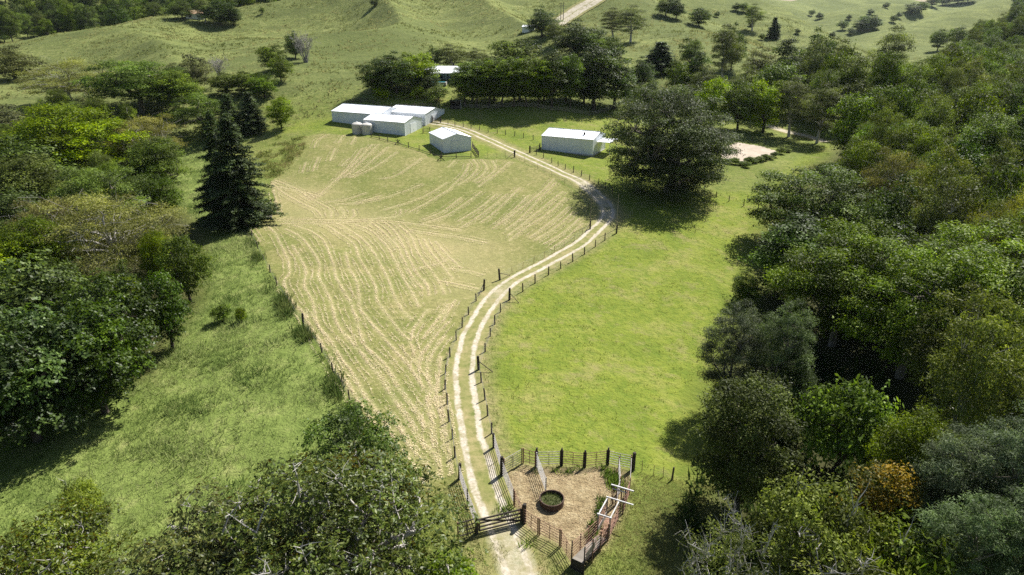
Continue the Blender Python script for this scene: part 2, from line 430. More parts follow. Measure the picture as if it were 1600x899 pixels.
m_drive = gravel_mat('driveway_gravel', .92, .27, [(-5, drive_pos(779, 815), .58, 1.4), (drive_pos(945, 345), drive_pos(900, 280), .62, 1.5), (drive_pos(768, 470), drive_pos(790, 446), .35, 1.2)])
ribbon('driveway', m_drive, DRIVE, 2.2, 23, .02, kind='structure')
m_road = gravel_mat('hill_road_gravel', 2.2, 1.9)
ROAD2 = spline([on_ground(*p) for p in [(868,40),(878,33),(892,24),(905,15),(925,4),(940,-6)]], 1.5)
ribbon('hill_road', m_road, ROAD2, 6.0, 21, .35, kind='structure')

# ================================================================== MOWN FIELD AND HAY
WINDROWS = """392,358 406,378|419,355 432,368 440,386 450,406 453,426 444,440 448,456 460,476 474,490 486,512 526,580 540,598 560,628 585,665
456,384 470,404 478,426 476,448 488,472 498,510 514,530 528,554 546,578 564,608 580,632 596,654 610,676 620,696 638,716 650,736 663,754
446,358 468,370 486,390 498,410 498,434 508,452 518,474 526,506 546,532 560,548 576,570 592,588 608,612 626,638 640,658 652,678 670,700 682,714 686,732 688,746
460,353 486,362 506,378 516,398 522,418 528,440 540,460 550,478 568,536 584,554 600,570 610,584 628,612 646,636 666,668
540,395 544,414 554,434 560,452 562,478 572,496 592,518 616,546 634,568 650,588 660,604 672,616
506,350 524,362 546,376 556,386 560,402 570,420 582,438 588,452 588,468 602,488 614,504 628,522 640,534 650,566
528,350 552,364 572,380 586,398 598,422 608,440 616,464 628,484 644,500|556,352 580,362 602,382 616,406 640,452 654,480
580,348 596,362 618,382 634,414 648,438 660,452|600,348 620,366 636,398 650,424 666,444 670,462|622,352 642,370 654,398 676,426 688,444 694,460
662,374 674,396 690,414 708,436|680,378 700,400 720,420|640,422 670,416 688,412 702,404|700,504 684,522 666,544 656,558 654,580|658,502 646,516 642,534
696,526 680,546 670,564 668,586 674,608 666,630 674,652 676,670|688,560 686,588 682,612 684,636 696,652|668,620 674,650 676,680 678,700|688,620 696,676 708,740
612,650 630,678 644,700 656,716 668,728|702,476 684,500 660,530|668,484 648,512|712,470 700,488 690,505
566,232 544,262 520,286 500,304 480,313|582,226 550,260 524,284|592,226 560,258 538,278|606,230 574,258 546,278|620,238 588,260 550,278
524,232 516,252|512,211 498,218 490,232|498,246 488,268|478,254 472,270|546,248 534,260|658,248 620,274 592,280|556,214 548,226|536,212 528,224
732,256 726,272 706,292|740,250 746,262 736,276 716,290|752,250 760,262 754,274 740,284|770,252 774,264 760,278 744,286|796,254 780,268 762,282 748,292|712,250 700,262
752,300 728,318 696,338 660,350|776,304 746,328 716,346|792,304 768,324 740,344 720,356|812,294 780,326 752,348|826,306 800,332 770,358|866,280 840,306 814,326 780,352
868,286 842,312 816,340 790,360|880,300 850,324 820,348 794,368|884,310 856,334 820,358 796,376|888,324 860,348 828,372|896,332 868,356 836,376|906,342 880,364 850,382|910,350 886,372 860,390
698,286 670,304 640,316 600,328|706,294 670,316 640,332|720,310 690,332 660,344|660,288 630,300 590,312 550,320|596,306 560,316 524,320|572,302 540,312 510,316
430,282 460,294 480,308 498,318 516,328 518,340|424,286 446,304 470,318 492,328 502,338|532,324 538,334 532,342|552,328 554,336 548,342|428,298 432,320 434,336
430,343 500,344 560,344 620,338 626,328|440,350 520,349 600,346 660,352 720,360|432,292 470,300 500,308|640,360 680,366 720,372 760,380|700,420 730,424 756,430|690,440 720,446 745,452"""
rng = np.random.RandomState(11)
LINES = []
for grp in WINDROWS.replace('\n', '|').split('|'):
    pts = [tuple(map(float, p.split(','))) for p in grp.split()]
    if len(pts) > 1:
        s_ = spline([on_ground(*p) for p in pts], .25)
        w_ = .16 * vnoise(s_[:, 0], s_[:, 1], 3.0, 7)
        s_ = s_ + np.stack([w_, w_ * .6], 1); LINES.append(s_)
# field sheet
pf = np.array(POLY_FIELD); fx = np.arange(pf[:, 0].min() - 1, pf[:, 0].max() + 1, .34); fy = np.arange(pf[:, 1].min() - 1, pf[:, 1].max() + 1, .34)
FX, FY = np.meshgrid(fx, fy)
ragged = .9 * vnoise(FX, FY, 2.2, 8)
FM = poly_mask(POLY_FIELD, FX + ragged, FY + ragged, .6)
st = np.zeros(FX.shape)
for s_ in LINES:
    for p in s_[::2]:
        i0, j0 = int((p[1] - fy[0]) / .34), int((p[0] - fx[0]) / .34)
        sl = np.s_[max(0, i0 - 5):i0 + 6, max(0, j0 - 5):j0 + 6]
        st[sl] = np.maximum(st[sl], np.exp(-((FX[sl] - p[0]) ** 2 + (FY[sl] - p[1]) ** 2) / (2 * .24 ** 2)))
dense = poly_mask(gpoly([(425,284),(520,300),(530,322),(600,330),(650,350),(760,370),(800,420),(745,455),(700,470),(690,420),(560,380),(430,346)]), FX, FY, 6)
bank = .6 * poly_mask(POLY_BANK, FX + 5 * vnoise(FX, FY, 5, 15), FY + 5 * vnoise(FX, FY, 6, 16), 4)
keep = FM > .5
ixf = np.full(FX.shape, -1); ixf[keep] = np.arange(keep.sum())
q4 = np.stack([ixf[:-1, :-1], ixf[:-1, 1:], ixf[1:, 1:], ixf[1:, :-1]], -1).reshape(-1, 4)
q4 = q4[(q4 >= 0).all(1)]
m_field, nt = new_mat('mown_field')
n1, n2, n3 = noise(nt, .11, 4, .65), noise(nt, 1.3, 5, .75), noise(nt, 3.2, 4, .75)
cg = ramp(nt, n1, [(.3, (.140, .165, .040)), (.5, (.195, .200, .060)), (.7, (.268, .238, .096))])
cg = mix(nt, ramp(nt, n2, [(.36, .85), (.52, 0.)]), cg, (.135, .138, .045))
cg = mix(nt, ramp(nt, n2, [(.54, 0.), (.68, .8)]), cg, (.36, .305, .155))
cg = mix(nt, mth(nt, 'MULTIPLY', attr(nt, 'dense'), .42), cg, (.43, .355, .185))
cg = mix(nt, mth(nt, 'MULTIPLY', attr(nt, 'straw'), ramp(nt, n3, [(.35, .1), (.6, .6)])), cg, (.58, .48, .28))
cg = mix(nt, attr(nt, 'bank'), cg, ramp(nt, n2, [(.3, (.10, .13, .028)), (.55, (.19, .205, .05)), (.7, (.29, .25, .10))]))
surface(nt, cg, .95, mth(nt, 'ADD', n2, n3), .18, .8, spec=.1)
FZ = height(FX[keep], FY[keep]) + .025
link('mown_field', mesh_np('mown_field', np.stack([FX[keep], FY[keep], FZ], 1), q4, [m_field], True, attrs={'straw': ('POINT', st[keep]), 'dense': ('POINT', dense[keep]), 'bank': ('POINT', bank[keep])}), kind='structure')

def flakes(c, ln, wd, tilt, lift, rs):
    """flat straw flakes / leaf quads lying around points c"""
    n = len(c); a = rs.rand(n) * 2 * np.pi; t = (rs.rand(n) - .5) * 2 * tilt
    d = np.stack([np.cos(a) * np.cos(t), np.sin(a) * np.cos(t), np.sin(t)], 1) * (ln / 2)[:, None]
    e = np.stack([-np.sin(a), np.cos(a), (rs.rand(n) - .5) * .8], 1) * (wd / 2)[:, None]
    c = c + np.array([0, 0, 1]) * (lift + np.abs(d[:, 2]))[:, None]
    V = np.stack([c - d, c + e, c + d, c - e], 1).reshape(-1, 3)
    return V, np.arange(n * 4).reshape(-1, 4)
def straw_mat(name, a, b, c):
    m, nt = new_mat(name); f = attr(nt, 'rnd')
    surface(nt, ramp(nt, f, [(0, a), (.5, b), (1, c)]), .9, spec=.1); return m
m_straw = straw_mat('hay_straw', (.46, .36, .18), (.66, .54, .32), (.80, .69, .47))
pc = []
SEC = []
for s_ in LINES:
    T = np.gradient(s_, axis=0); T /= np.linalg.norm(T, axis=1)[:, None] + 1e-9
    for o_ in (-1.0, .9): SEC.append(s_ + np.stack([-T[:, 1], T[:, 0]], 1) * (o_ + .35 * vnoise(s_[:, 0], s_[:, 1], 4, 14))[:, None])
for li, s_ in enumerate(LINES + SEC):
    k = len(s_); T = np.gradient(s_, axis=0); T /= np.linalg.norm(T, axis=1)[:, None] + 1e-9
    m = 16 if li < len(LINES) else 8
    b = np.repeat(np.arange(k), m)
    gate = (vnoise(s_[b, 0], s_[b, 1], 1.1, 9) + .5) * (vnoise(s_[b, 0], s_[b, 1], 5, 10) + .75)
    b = b[rng.rand(len(b)) < np.clip(gate * 2.1, .05, 1)]
    off = rng.randn(len(b)) * (.10 if li < len(LINES) else .07)
    pc.append(np.stack([s_[b, 0] - T[b, 1] * off + rng.randn(len(b)) * .06, s_[b, 1] + T[b, 0] * off + rng.randn(len(b)) * .06], 1))
bx = np.stack([rng.uniform(fx[0], fx[-1], 34000), rng.uniform(fy[0], fy[-1], 34000)], 1)
kp = (poly_mask(POLY_FIELD, bx[:, 0], bx[:, 1]) > 0) & (rng.rand(34000) < np.clip(.35 + 1.4 * vnoise(bx[:, 0], bx[:, 1], 2.5, 12) + .5 * poly_mask(POLY_FIELD, bx[:, 0], bx[:, 1]) * 0, 0, 1))
pc.append(bx[kp]); n_sc = kp.sum()
pc = np.vstack(pc)
lift = np.r_[rng.rand(len(pc) - n_sc) * .08, np.zeros(n_sc)] + .035
V, Fq = flakes(np.c_[pc, height(pc[:, 0], pc[:, 1])], rng.uniform(.09, .28, len(pc)), rng.uniform(.02, .065, len(pc)), .5, lift, rng)
link('hay_windrows', mesh_np('hay_windrows', V, Fq, [m_straw], attrs={'rnd': ('FACE', rng.rand(len(Fq)))}), None, kind='stuff', label='pale cut hay lying in curved rows on the mown field', category='hay')

# ================================================================== TIMBER, STEEL
def wood_mat(name, a, b):
    m, nt = new_mat(name); oi = N(nt, 'ShaderNodeObjectInfo').outputs['Random']
    tc = N(nt, 'ShaderNodeTexCoord').outputs['Object']
    n = noise(nt, 5, 4, .7, tc, ((6, 6, .6), (0, 0, 0)))
    c = mix(nt, ramp(nt, n, [(.3, 0.), (.7, 1.)]), a, b)
    c = mix(nt, mth(nt, 'MULTIPLY', oi, .5), c, (.10, .085, .07)); surface(nt, c, .9, n, .01, .5, spec=.15); return m
m_post = wood_mat('weathered_post', (.055, .042, .032), (.145, .118, .092))
m_dark = wood_mat('dark_timber', (.022, .018, .016), (.06, .05, .042))
m_grey = wood_mat('grey_timber', (.17, .15, .125), (.36, .33, .28))
def metal_mat(name, a, b, rough=.55, metal=.4, scale=7.0):
    m, nt = new_mat(name); tc = N(nt, 'ShaderNodeNewGeometry').outputs['Position']
    n = noise(nt, scale, 5, .75, tc)
    surface(nt, mix(nt, ramp(nt, n, [(.4, 0.), (.62, 1.)]), a, b), rough, n, .004, .3, metal=metal); return m
m_rust = metal_mat('rusty_steel', (.16, .075, .045), (.33, .21, .15), .8, .1)
m_galv = metal_mat('galvanised_steel', (.24, .21, .185), (.46, .44, .42), .6, .2)
m_white = metal_mat('white_steel', (.58, .58, .57), (.36, .33, .30), .5, 0, 3)
m_pale = metal_mat('worn_pale_steel', (.52, .51, .49), (.30, .27, .245), .55, .1, 5)
m_wire = metal_mat('fence_wire', (.22, .21, .20), (.34, .33, .32), .5, .6)
def jig_post(name, h, r, mat, seed):
    rs = random.Random(seed); mb = MB(); dx, dy = rs.uniform(-.03, .03), rs.uniform(-.03, .03)
    mb.tube([(0, 0, -.3), (0, 0, .02), (dx * .5, dy * .5, h * .5), (dx, dy, h - .03), (dx, dy, h)], [r * 1.05, r * 1.05, r, r * .93, r * .8], 9)
    return mb.mesh(name, mat, False)
POST = [jig_post('post', 1.25 + .09 * (i % 3), .085 + .008 * (i % 2), m_post, i) for i in range(6)]
STRAIN = [jig_post('strainer_post', 1.75, .15, m_dark, 20 + i) for i in range(3)]
STEEL = [jig_post('steel_post', 1.2, .028, m_rust, 30)]
def put(me, name, parent, loc, rz=0, tilt=(0, 0), s=1):
    o = link(name, me, parent); o.location = loc; o.rotation_euler = (tilt[0], tilt[1], rz); o.scale = (s, s, s); return o
def stay(parent, top, foot, mat=m_post, r=.05, name='brace'):
    MB().tube([top, foot], r, 6).obj(name, mat, parent)
def fence(label, spec, wires=(.3, .55, .8, 1.05), name='wire_fence', group=None, wr=.007):
    """spec: (px, py, kind) ; kind p post, s strainer, t steel"""
    rs = random.Random(len(label))
    G = [on_ground(p[0], p[1]) for p in spec]
    root = thing(name, label, 'fence', G[0], 0, group); o = Vector(G[0])
    for g, p in zip(G, spec):
        me, nm = {'p': (rs.choice(POST), 'post'), 's': (rs.choice(STRAIN), 'strainer_post'), 't': (STEEL[0], 'steel_post')}[p[2]]
        put(me, nm, root, Vector(g) - o, rs.uniform(0, 6), (rs.gauss(0, .035), rs.gauss(0, .035)), rs.uniform(.93, 1.08))
        if len(p) > 3:
            f = on_ground(*p[3]); stay(root, Vector(g) - o + Vector((0, 0, 1.15)), Vector(f) - o + Vector((0, 0, .05)))
    for h in wires:
        pts = []
        for i, g in enumerate(G):
            if i:
                a = G[i - 1]; mx, my = (a[0] + g[0]) / 2, (a[1] + g[1]) / 2
                pts.append(Vector((mx, my, max((a[2] + g[2]) / 2, hz(mx, my) - .1) + h - .03)) - o)
            pts.append(Vector(g) - o + Vector((0, .09, h)))
        MB().tube(pts, wr, 4, False).obj('wire', m_wire, root)
    return root
P_, S_, T_ = 'p', 's', 't'
fence('post and wire fence along the left edge of the driveway beside the lower hay field', [(718,748,S_),(711,715,P_),(707,686,P_),(702,659,P_),(699,632,P_),(696,608,P_),(696,584,P_),(703,558,P_),(713,532,P_),(722,512,P_),(732,492,P_),(744,471,P_),(756,454,S_,(748,462))])
fence('thin steel post fence between the driveway bend and the upper hay field', [(781,438,S_,(797,431)),(800,428,T_),(817,420,T_),(834,412,T_),(850,404,T_),(866,395,T_),(881,387,T_),(897,378,T_),(910,367,T_),(922,358,S_,(914,364))])
fence('faint steel post fence on the field side of the upper driveway', [(919,328,T_),(905,306,T_),(882,288,T_),(862,276,T_),(840,264,T_),(820,254,T_),(804,246,S_,(791,249))])
fence('short wire fence running from the driveway strainer to the small shed', [(804,246,S_),(790,247,T_),(776,247,T_),(762,247,T_),(748,246,P_)])
fence('post and wire fence along the right edge of the driveway beside the green paddock', [(772,699,S_),(768,678,P_),(762,650,P_),(758,625,P_),(752,598,P_),(748,578,S_,(770,582)),(758,550,P_),(766,526,P_),(773,507,P_),(782,488,P_),(796,469,S_,(811,474)),(817,456,P_),(836,443,P_),(857,430,P_),(876,420,P_),(895,409,P_),(913,398,P_),(930,386,P_),(945,376,P_),(963,365,S_)])
fence('post fence on the right of the upper driveway below the long white shed', [(957,303,P_),(946,295,P_),(935,289,P_),(921,282,P_),(908,276,P_),(896,270,P_),(883,265,P_),(872,260,P_),(862,255,P_),(849,247,P_),(838,242,P_),(828,239,S_)])
fence('line of fence posts across the top paddock above the upper driveway', [(689,192,P_),(700,194,P_),(711,197,P_),(724,199,P_),(736,202,P_),(749,204,P_),(763,207,P_),(777,209,P_),(790,211,P_),(804,213,P_),(818,216,P_),(833,219,P_),(844,234,P_)])
fence('overgrown wire fence between the left meadow and the hay field', [(386,357,P_),(394,371,P_),(403,389,P_),(412,407,T_),(422,426,P_),(433,447,P_),(452,477,T_),(474,509,S_),(488,530,T_),(503,551,P_),(520,582,P_),(534,604,T_),(546,626,P_),(575,672,P_),(600,712,P_)])
fence('wire fence running east from the cattle yard into the tree shade', [(989,734,S_),(1003,737,T_),(1021,743,T_),(1036,746,T_),(1050,750,P_)])
fence('three dark posts with wire across the paddock right of the big tree', [(1100,300,P_),(1119,308,P_),(1139,315,P_),(1162,322,P_),(1184,330,P_)])
for px, py, lab in ((922,352,'tall slender pole on the left of the shaded driveway gateway'), (963,358,'tall slender pole on the right of the shaded driveway gateway')):
    g = on_ground(px, py); t = thing('tall_pole', lab, 'pole', g); mb = MB(); mb.tube([(0, 0, -.4), (.02, 0, 3.2), (.05, 0, 6.4)], [.06, .055, .045], 8); mb.obj('shaft', m_grey, t); MB().tube([(.05, 0, 6.4), (.05, 0, 6.5)], .07, 8).obj('cap', m_dark, t)

def rail_fence(label, pts, rails=(.35, .75, 1.1), mat=m_dark, step=2.6, name='rail_fence'):
    G = [Vector(on_ground(*p)) for p in pts]; root = thing(name, label, 'fence', G[0]); o = G[0]; Q = []
    for a, b in zip(G[:-1], G[1:]):
        n = max(1, round((b - a).length / step))
        Q += [a + (b - a) * i / n for i in range(n)]
    Q.append(G[-1]); Q = [Vector((q.x, q.y, hz(q.x, q.y))) for q in Q]; rs = random.Random(7)
    for q in Q: put(rs.choice(POST), 'post', root, q - o, rs.uniform(0, 6), (rs.gauss(0, .02), rs.gauss(0, .02)), 1.08)
    for a, b in zip(Q[:-1], Q[1:]):
        for h in rails:
            MB().tube([a - o + Vector((0, -.09, h)), b - o + Vector((0, -.09, h + rs.uniform(-.03, .03)))], [.07, .07], 4, square=True).obj('rail', mat, root)
    return root
rail_fence('dark timber rail fence behind the white sheds', [(600,171),(648,169),(700,168)])
rail_fence('timber rail fence at the far left of the house garden', [(541,161),(575,160),(592,166)])
rail_fence('long grey rail fence in the shade below the row of trees', [(724,168),(800,167),(860,173),(921,181)], mat=m_grey)
rail_fence('grey rail fence climbing right beside the big spreading tree', [(924,181),(959,168),(982,160)], mat=m_grey)
rail_fence('short dark rail fence beside the front of the small shed', [(738,231),(748,245)], step=1.6)
rail_fence('short rail fence between the two shed groups', [(661,208),(672,207)], step=1.8)
rail_fence('low log fence along the bank below the sheds', [(580,215),(606,222),(622,226),(655,236),(690,247),(736,247)], rails=(.35,), step=4)
for px, py, lab in ((622,226,'crossed log stay on the fence corner below the front shed'), (689,251,'crossed log stay on the fence below the small shed')):
    g = on_ground(px, py); t = thing('log_stay', lab, 'fence stay', g)
    for a, b in (((-.9, 0, 0), (.6, 0, 1.2)), ((.9, 0, 0), (-.6, .1, 1.2)), ((0, 0, -.2), (0, .05, 1.5))): MB().tube([a, b], .09, 7).obj('log', m_dark, t)

# gates
def bar_gate(label, a, b, posts=True, h=1.25, mat=m_dark, rails=5, brace='z', r=.05, name='farm_gate'):
    A, B = Vector(a), Vector(b); d = B - A; ln = Vector((d.x, d.y, 0)).length
    t = thing(name, label, 'gate', A, math.atan2(d.y, d.x)); dz = d.z
    if posts:
        put(STRAIN[0], 'gate_post', t, (-.12, 0, 0)); put(STRAIN[1], 'gate_post', t, (ln + .12, 0, dz))
    x0, x1 = .12, ln - .12
    for i in range(rails):
        z = .22 + (h - .22) * i / (rails - 1); MB().tube([(x0, 0, z), (x1, 0, z + dz)], r, 4, square=True).obj('rail', mat, t)
    for x in (x0, x1): MB().tube([(x, .01, .16), (x, .01, h + .06 + dz * (x > 1))], r * 1.1, 4, square=True).obj('stile', mat, t)
    if brace == 'z': MB().tube([(x0, -.05, h), (x1, -.05, .25 + dz)], r * .9, 4, square=True).obj('brace', mat, t)
    if brace == 'x':
        MB().tube([(x0, -.05, h), (x1, -.05, .25 + dz)], r * .9, 4, square=True).obj('brace', mat, t); MB().tube([(x0, .07, .25), (x1, .07, h + dz)], r * .9, 4, square=True).obj('brace', mat, t)
    return t
bar_gate('dark timber farm gate closed across the driveway', on_ground(747, 833), on_ground(816, 816), rails=4, r=.075, h=1.35)
bar_gate('timber gate with crossed braces in the top paddock fence', on_ground(676, 191), on_ground(688, 192), brace='x')
bar_gate('small open gate beside the driveway at the long white shed', on_ground(828, 239), on_ground(843, 235), mat=m_grey)

# ================================================================== CATTLE YARD
def panel(label, a, b, h=1.6, mat=m_rust, rails=6, posts=(m_rust, m_rust), r=.028, mid=True, name='yard_fence', group='steel rail sections of the cattle yard'):
    A, B = Vector(on_ground(*a) if len(a) == 2 else a), Vector(on_ground(*b) if len(b) == 2 else b); d = B - A; ln = Vector((d.x, d.y)).length
    t = thing(name, label, 'yard fence', A, math.atan2(d.y, d.x), group); dz = d.z
    for x, pm in ((.05, posts[0]), (ln - .05, posts[1])): MB().tube([(x, 0, -.1 + dz * x / ln), (x, 0, h + .14 + dz * x / ln)], .055, 6).obj('stile', pm, t)
    for i in range(rails):
        z = .28 + (h - .28) * i / (rails - 1); MB().tube([(0, 0, z), (ln / 2, 0, z + dz / 2 - .015), (ln, 0, z + dz)], r, 6).obj('rail', mat, t)
    if mid: MB().tube([(ln / 2, .03, .1 + dz / 2), (ln / 2, .03, h + dz / 2)], r, 6).obj('upright', mat, t)
    return t
def big_post(label, px, py, h=2.0, r=.17):
    g = on_ground(px, py); mb = MB(); mb.tube([(0, 0, -.4), (0, 0, h * .6), (.02, 0, h - .04), (.02, 0, h)], [r, r * .98, r * .93, r * .8], 10)
    o = mb.obj('timber_post', m_dark, None, label=label, category='post'); o.location = g
G_ = m_grey
panel('grey rail panel left of the driveway, upper of the pair leading to the gate', (718,750), (731,790), mat=m_galv, posts=(m_dark, m_dark))
panel('grey rail panel left of the driveway, lower of the pair ending at the gate', (731,791), (746,831), mat=m_galv, posts=(m_dark, m_dark))
panel('dark rail panel left of the gate running under the fig tree', (745,834), (715,843), mat=m_dark, rails=4, r=.05)
panel('grey rail panel right of the driveway above the cattle yard', (772,700), (784,741), mat=m_galv, posts=(m_dark, m_dark))
panel('grey rail panel on the driveway side of the cattle yard, upper one', (785,744), (803,790), mat=m_galv, posts=(m_dark, m_rust))
panel('rusty rail panel on the driveway side of the cattle yard next to the gate post', (804,792), (817,817))
panel('pale rail panel at the back left corner of the cattle yard', (787,741), (816,724), mat=m_galv)
panel('rusty rail panel at the back of the cattle yard, left of the white gate', (817,724), (837,729), rails=5)
panel('white topped rail panel along the back of the cattle yard, left of centre', (839,729), (876,728), mat=m_galv, posts=(m_dark, m_dark))
panel('brown rail panel in the middle of the back of the cattle yard', (878,728), (912,731), posts=(m_dark, m_dark))
panel('brown rail panel at the back of the cattle yard, right of centre', (914,731), (948,727), posts=(m_dark, m_dark))
panel('pale rail panel at the back right corner of the cattle yard', (950,727), (986,735), mat=m_galv, posts=(m_dark, m_rust))
panel('pale steel gate swung into the cattle yard towards the ring', (838,731), (853,772), mat=m_pale, posts=(m_pale, m_pale), mid=False, rails=6, name='yard_gate', group=None)
panel('rusty front panel of the cattle yard nearest the gate post', (818,819), (841,836))
panel('rusty front panel of the cattle yard, middle one', (842,836), (875,854))
panel('rusty front panel of the cattle yard meeting the loading ramp', (876,854), (893,884))
panel('pale rail panel on the inner side of the cattle race', (966,737), (968,770), mat=m_galv, rails=5)
panel('pale rail panel on the outer side of the cattle race, far half', (985,737), (983,772), mat=m_galv, rails=5)
panel('rusty rail panel on the outer side of the cattle race, near half', (983,773), (973,804), rails=5)
panel('short rail panel on the inner side of the cattle race by the head bail', (968,771), (962,790), mat=m_galv, rails=5)
big_post('thick dark timber post at the driveway corner of the cattle yard', 784, 742)
big_post('thick dark timber post at the far right corner of the cattle yard', 989, 735)
big_post('thick dark timber post where the front of the yard meets the gate', 819, 818)
big_post('slim timber post at the back of the yard beside the white gate', 838, 728, 2.0, .10)
big_post('timber post left of the brown middle panel at the back of the yard', 877, 727, 1.9, .09)
big_post('timber post right of the brown middle panel at the back of the yard', 913, 730, 1.9, .09)
big_post('timber post at the back of the yard near the race entrance', 949, 726, 1.9, .09)
# crush and head bail
def frame_thing(label, name, cat, c, rz): return thing(name, label, cat, c, rz)
A1, A2 = Vector(on_ground(966, 792)), Vector(on_ground(942, 838)); ax = (A2 - A1); rzc = math.atan2(ax.y, ax.x)
hb = frame_thing('white steel head bail frame across the cattle race', 'head_bail', 'head bail', A1, rzc)
for y in (-.55, .55): MB().tube([(0, y, 0), (0, y, 2.1)], .06, 6).obj('upright', m_rust, hb)
MB().tube([(0, -.75, 2.1), (0, 1.25, 2.1)], .075, 4, square=True).obj('top_bar', m_white, hb); MB().tube([(.15, -.6, 1.85), (.15, .7, 1.85)], .05, 4, square=True).obj('lower_bar', m_white, hb)
for y in (-.2, .2): MB().tube([(.05, y, .1), (.05, y, 2.0)], .04, 6).obj('neck_bar', m_rust, hb)
cr = frame_thing('rusty cattle crush with a white rectangular top frame', 'cattle_crush', 'cattle crush', A1 + ax.normalized() * 1.7, rzc)
LC = 2.3
for x in (0, LC):
    for y in (-.5, .5): MB().tube([(x, y, 0), (x, y, 2.0)], .06, 6).obj('upright', m_galv, cr)
for y in (-.5, .5):
    MB().tube([(-.06, y, 2.02), (LC + .06, y, 2.02)], .065, 4, square=True).obj('top_bar', m_white, cr)
    for h in (.35, .65, .95, 1.25, 1.55): MB().tube([(0, y * 1.06, h), (LC, y * 1.06, h)], .035, 6).obj('rail', m_rust, cr)
    MB().box((LC / 2, y * .96, .38), (LC - .12, .02, .62)).obj('kick_panel', m_galv, cr)
for x in (0, LC): MB().tube([(x, -.62, 2.09), (x, .62 + (1.1 if x == 0 else 0), 2.09)], .065, 4, square=True).obj('cross_bar', m_white, cr)
MB().tube([(.3, -.6, 1.0), (.9, -1.3, 1.1)], .035, 6).obj('lever', m_dark, cr)
MB().box((LC / 2, 0, .04), (LC, .9, .06)).obj('floor_plate', m_rust, cr)
# loading ramp
E1 = A1 + ax.normalized() * 4.3; E2 = Vector(on_ground(902, 893)); rx = E2 - E1; rl = Vector((rx.x, rx.y)).length
lr = frame_thing('rusty loading ramp with boarded side at the front of the yard', 'loading_ramp', 'loading ramp', E1, math.atan2(rx.y, rx.x))
top = .95
for y in (-.5, .5):
    for i in range(6):
        z = .25 + i * .27; MB().tube([(0, y, z), (rl, y, z + top)], .032, 6).obj('rail', m_rust, lr)
    for k in range(4):
        x = rl * k / 3; MB().tube([(x, y * 1.08, -.1), (x, y * 1.08, 1.75 + top * k / 3)], .055, 6).obj('upright', m_rust if k < 3 else m_dark, lr)
nb = 12
for i in range(nb):
    x = rl * (i + .5) / nb; MB().box((x, 0, .08 + top * (x / rl)), (rl / nb * .82, .96, .05)).obj('floor_board', m_grey, lr)
for i in range(5): MB().box((rl * .62 + i * .30, .56, .95 + top * .72), (.26, .03, .62)).obj('side_board', m_grey, lr)
for x in (rl * .55, rl * .98): MB().box((x, 0, top * x / rl / 2), (.2, 1.0, top * x / rl)).obj('support', m_dark, lr)
# round feeder ring
g = on_ground(862, 787); rg = thing('round_feeder', 'rusty round feeder ring full of grass inside the cattle yard', 'feeder', g)
def ring(r0, r1, z0, z1, n=40):
    mb = MB(); vs, fs = [], []
    for i in range(n):
        a = 2 * math.pi * i / n; w = 1 + .012 * math.sin(3 * a)
        for r, z in ((r0, z0), (r0, z1), (r1, z1), (r1, z0)): vs.append((r * w * math.cos(a), r * w * math.sin(a), z))
    for i in range(n):
        j = (i + 1) % n
        for k in range(4): fs.append((i * 4 + k, j * 4 + k, j * 4 + (k + 1) % 4, i * 4 + (k + 1) % 4))
    return mb.add(vs, fs)
m_tyre = metal_mat('old_rust_dark', (.05, .04, .035), (.13, .07, .045), .85, .1)
ring(1.06, 1.02, -.05, .58).obj('ring_wall', m_tyre, rg); ring(1.08, 1.0, .58, .62).obj('rim', m_tyre, rg)
mb = MB(); n = 24; mb.add([(0, 0, .30)] + [(1.02 * math.cos(2 * math.pi * i / n), 1.02 * math.sin(2 * math.pi * i / n), .28) for i in range(n)], [(0, 1 + i, 1 + (i + 1) % n) for i in range(n)])
m_soil, nt = new_mat('ring_soil'); surface(nt, ramp(nt, noise(nt, 6, 4), [(.35, (.06, .05, .03)), (.6, (.12, .14, .05))]), .95); mb.obj('soil', m_soil, rg)

# ================================================================== SHEDS
def sheet_mat(name, col, rough=.35, spec=.5, dirt=.25):
    m, nt = new_mat(name)
    pos = N(nt, 'ShaderNodeTexCoord').outputs['Object']
    n = noise(nt, .8, 4, .6, pos, ((1, 1, .25), (0, 0, 0)))
    c = mix(nt, mth(nt, 'MULTIPLY', ramp(nt, n, [(.42, 0.), (.75, 1.)]), dirt), col, (col[0] * .62, col[1] * .58, col[2] * .52))
    surface(nt, c, rough, noise(nt, 1.5, 2, .5, pos), .01, .15, spec=spec); return m
m_wall = sheet_mat('shed_wall_sheet', (.74, .77, .80)); m_roof = sheet_mat('shed_roof_sheet', (.80, .82, .84), .4, .5, .12); m_trim = sheet_mat('shed_trim', (.74, .76, .78), .4)
m_conc, nt = new_mat('concrete'); surface(nt, ramp(nt, noise(nt, 2, 4), [(.3, (.30, .28, .25)), (.7, (.45, .43, .39))]), .9)
def ribbed(p0, p1, q0, q1, pitch=.38, depth=.032):
    """sheet between bottom edge p0-p1 and top edge q0-q1 with trapezoid ribs"""
    p0, p1, q0, q1 = map(Vector, (p0, p1, q0, q1)); nrm = (p1 - p0).cross(q0 - p0).normalized(); ln = (p1 - p0).length
    n = max(1, round(ln / pitch)); ts = []
    for i in range(n): ts += [(i / n, 0), ((i + .62) / n, 0), ((i + .72) / n, 1), ((i + .90) / n, 1)]
    ts.append((1, 0)); mb = MB(); vs = []
    for t, k in ts:
        vs += [p0.lerp(p1, t) + nrm * depth * k, q0.lerp(q1, t) + nrm * depth * k]
    return mb.add(vs, [(2 * i, 2 * i + 2, 2 * i + 3, 2 * i + 1) for i in range(len(ts) - 1)])
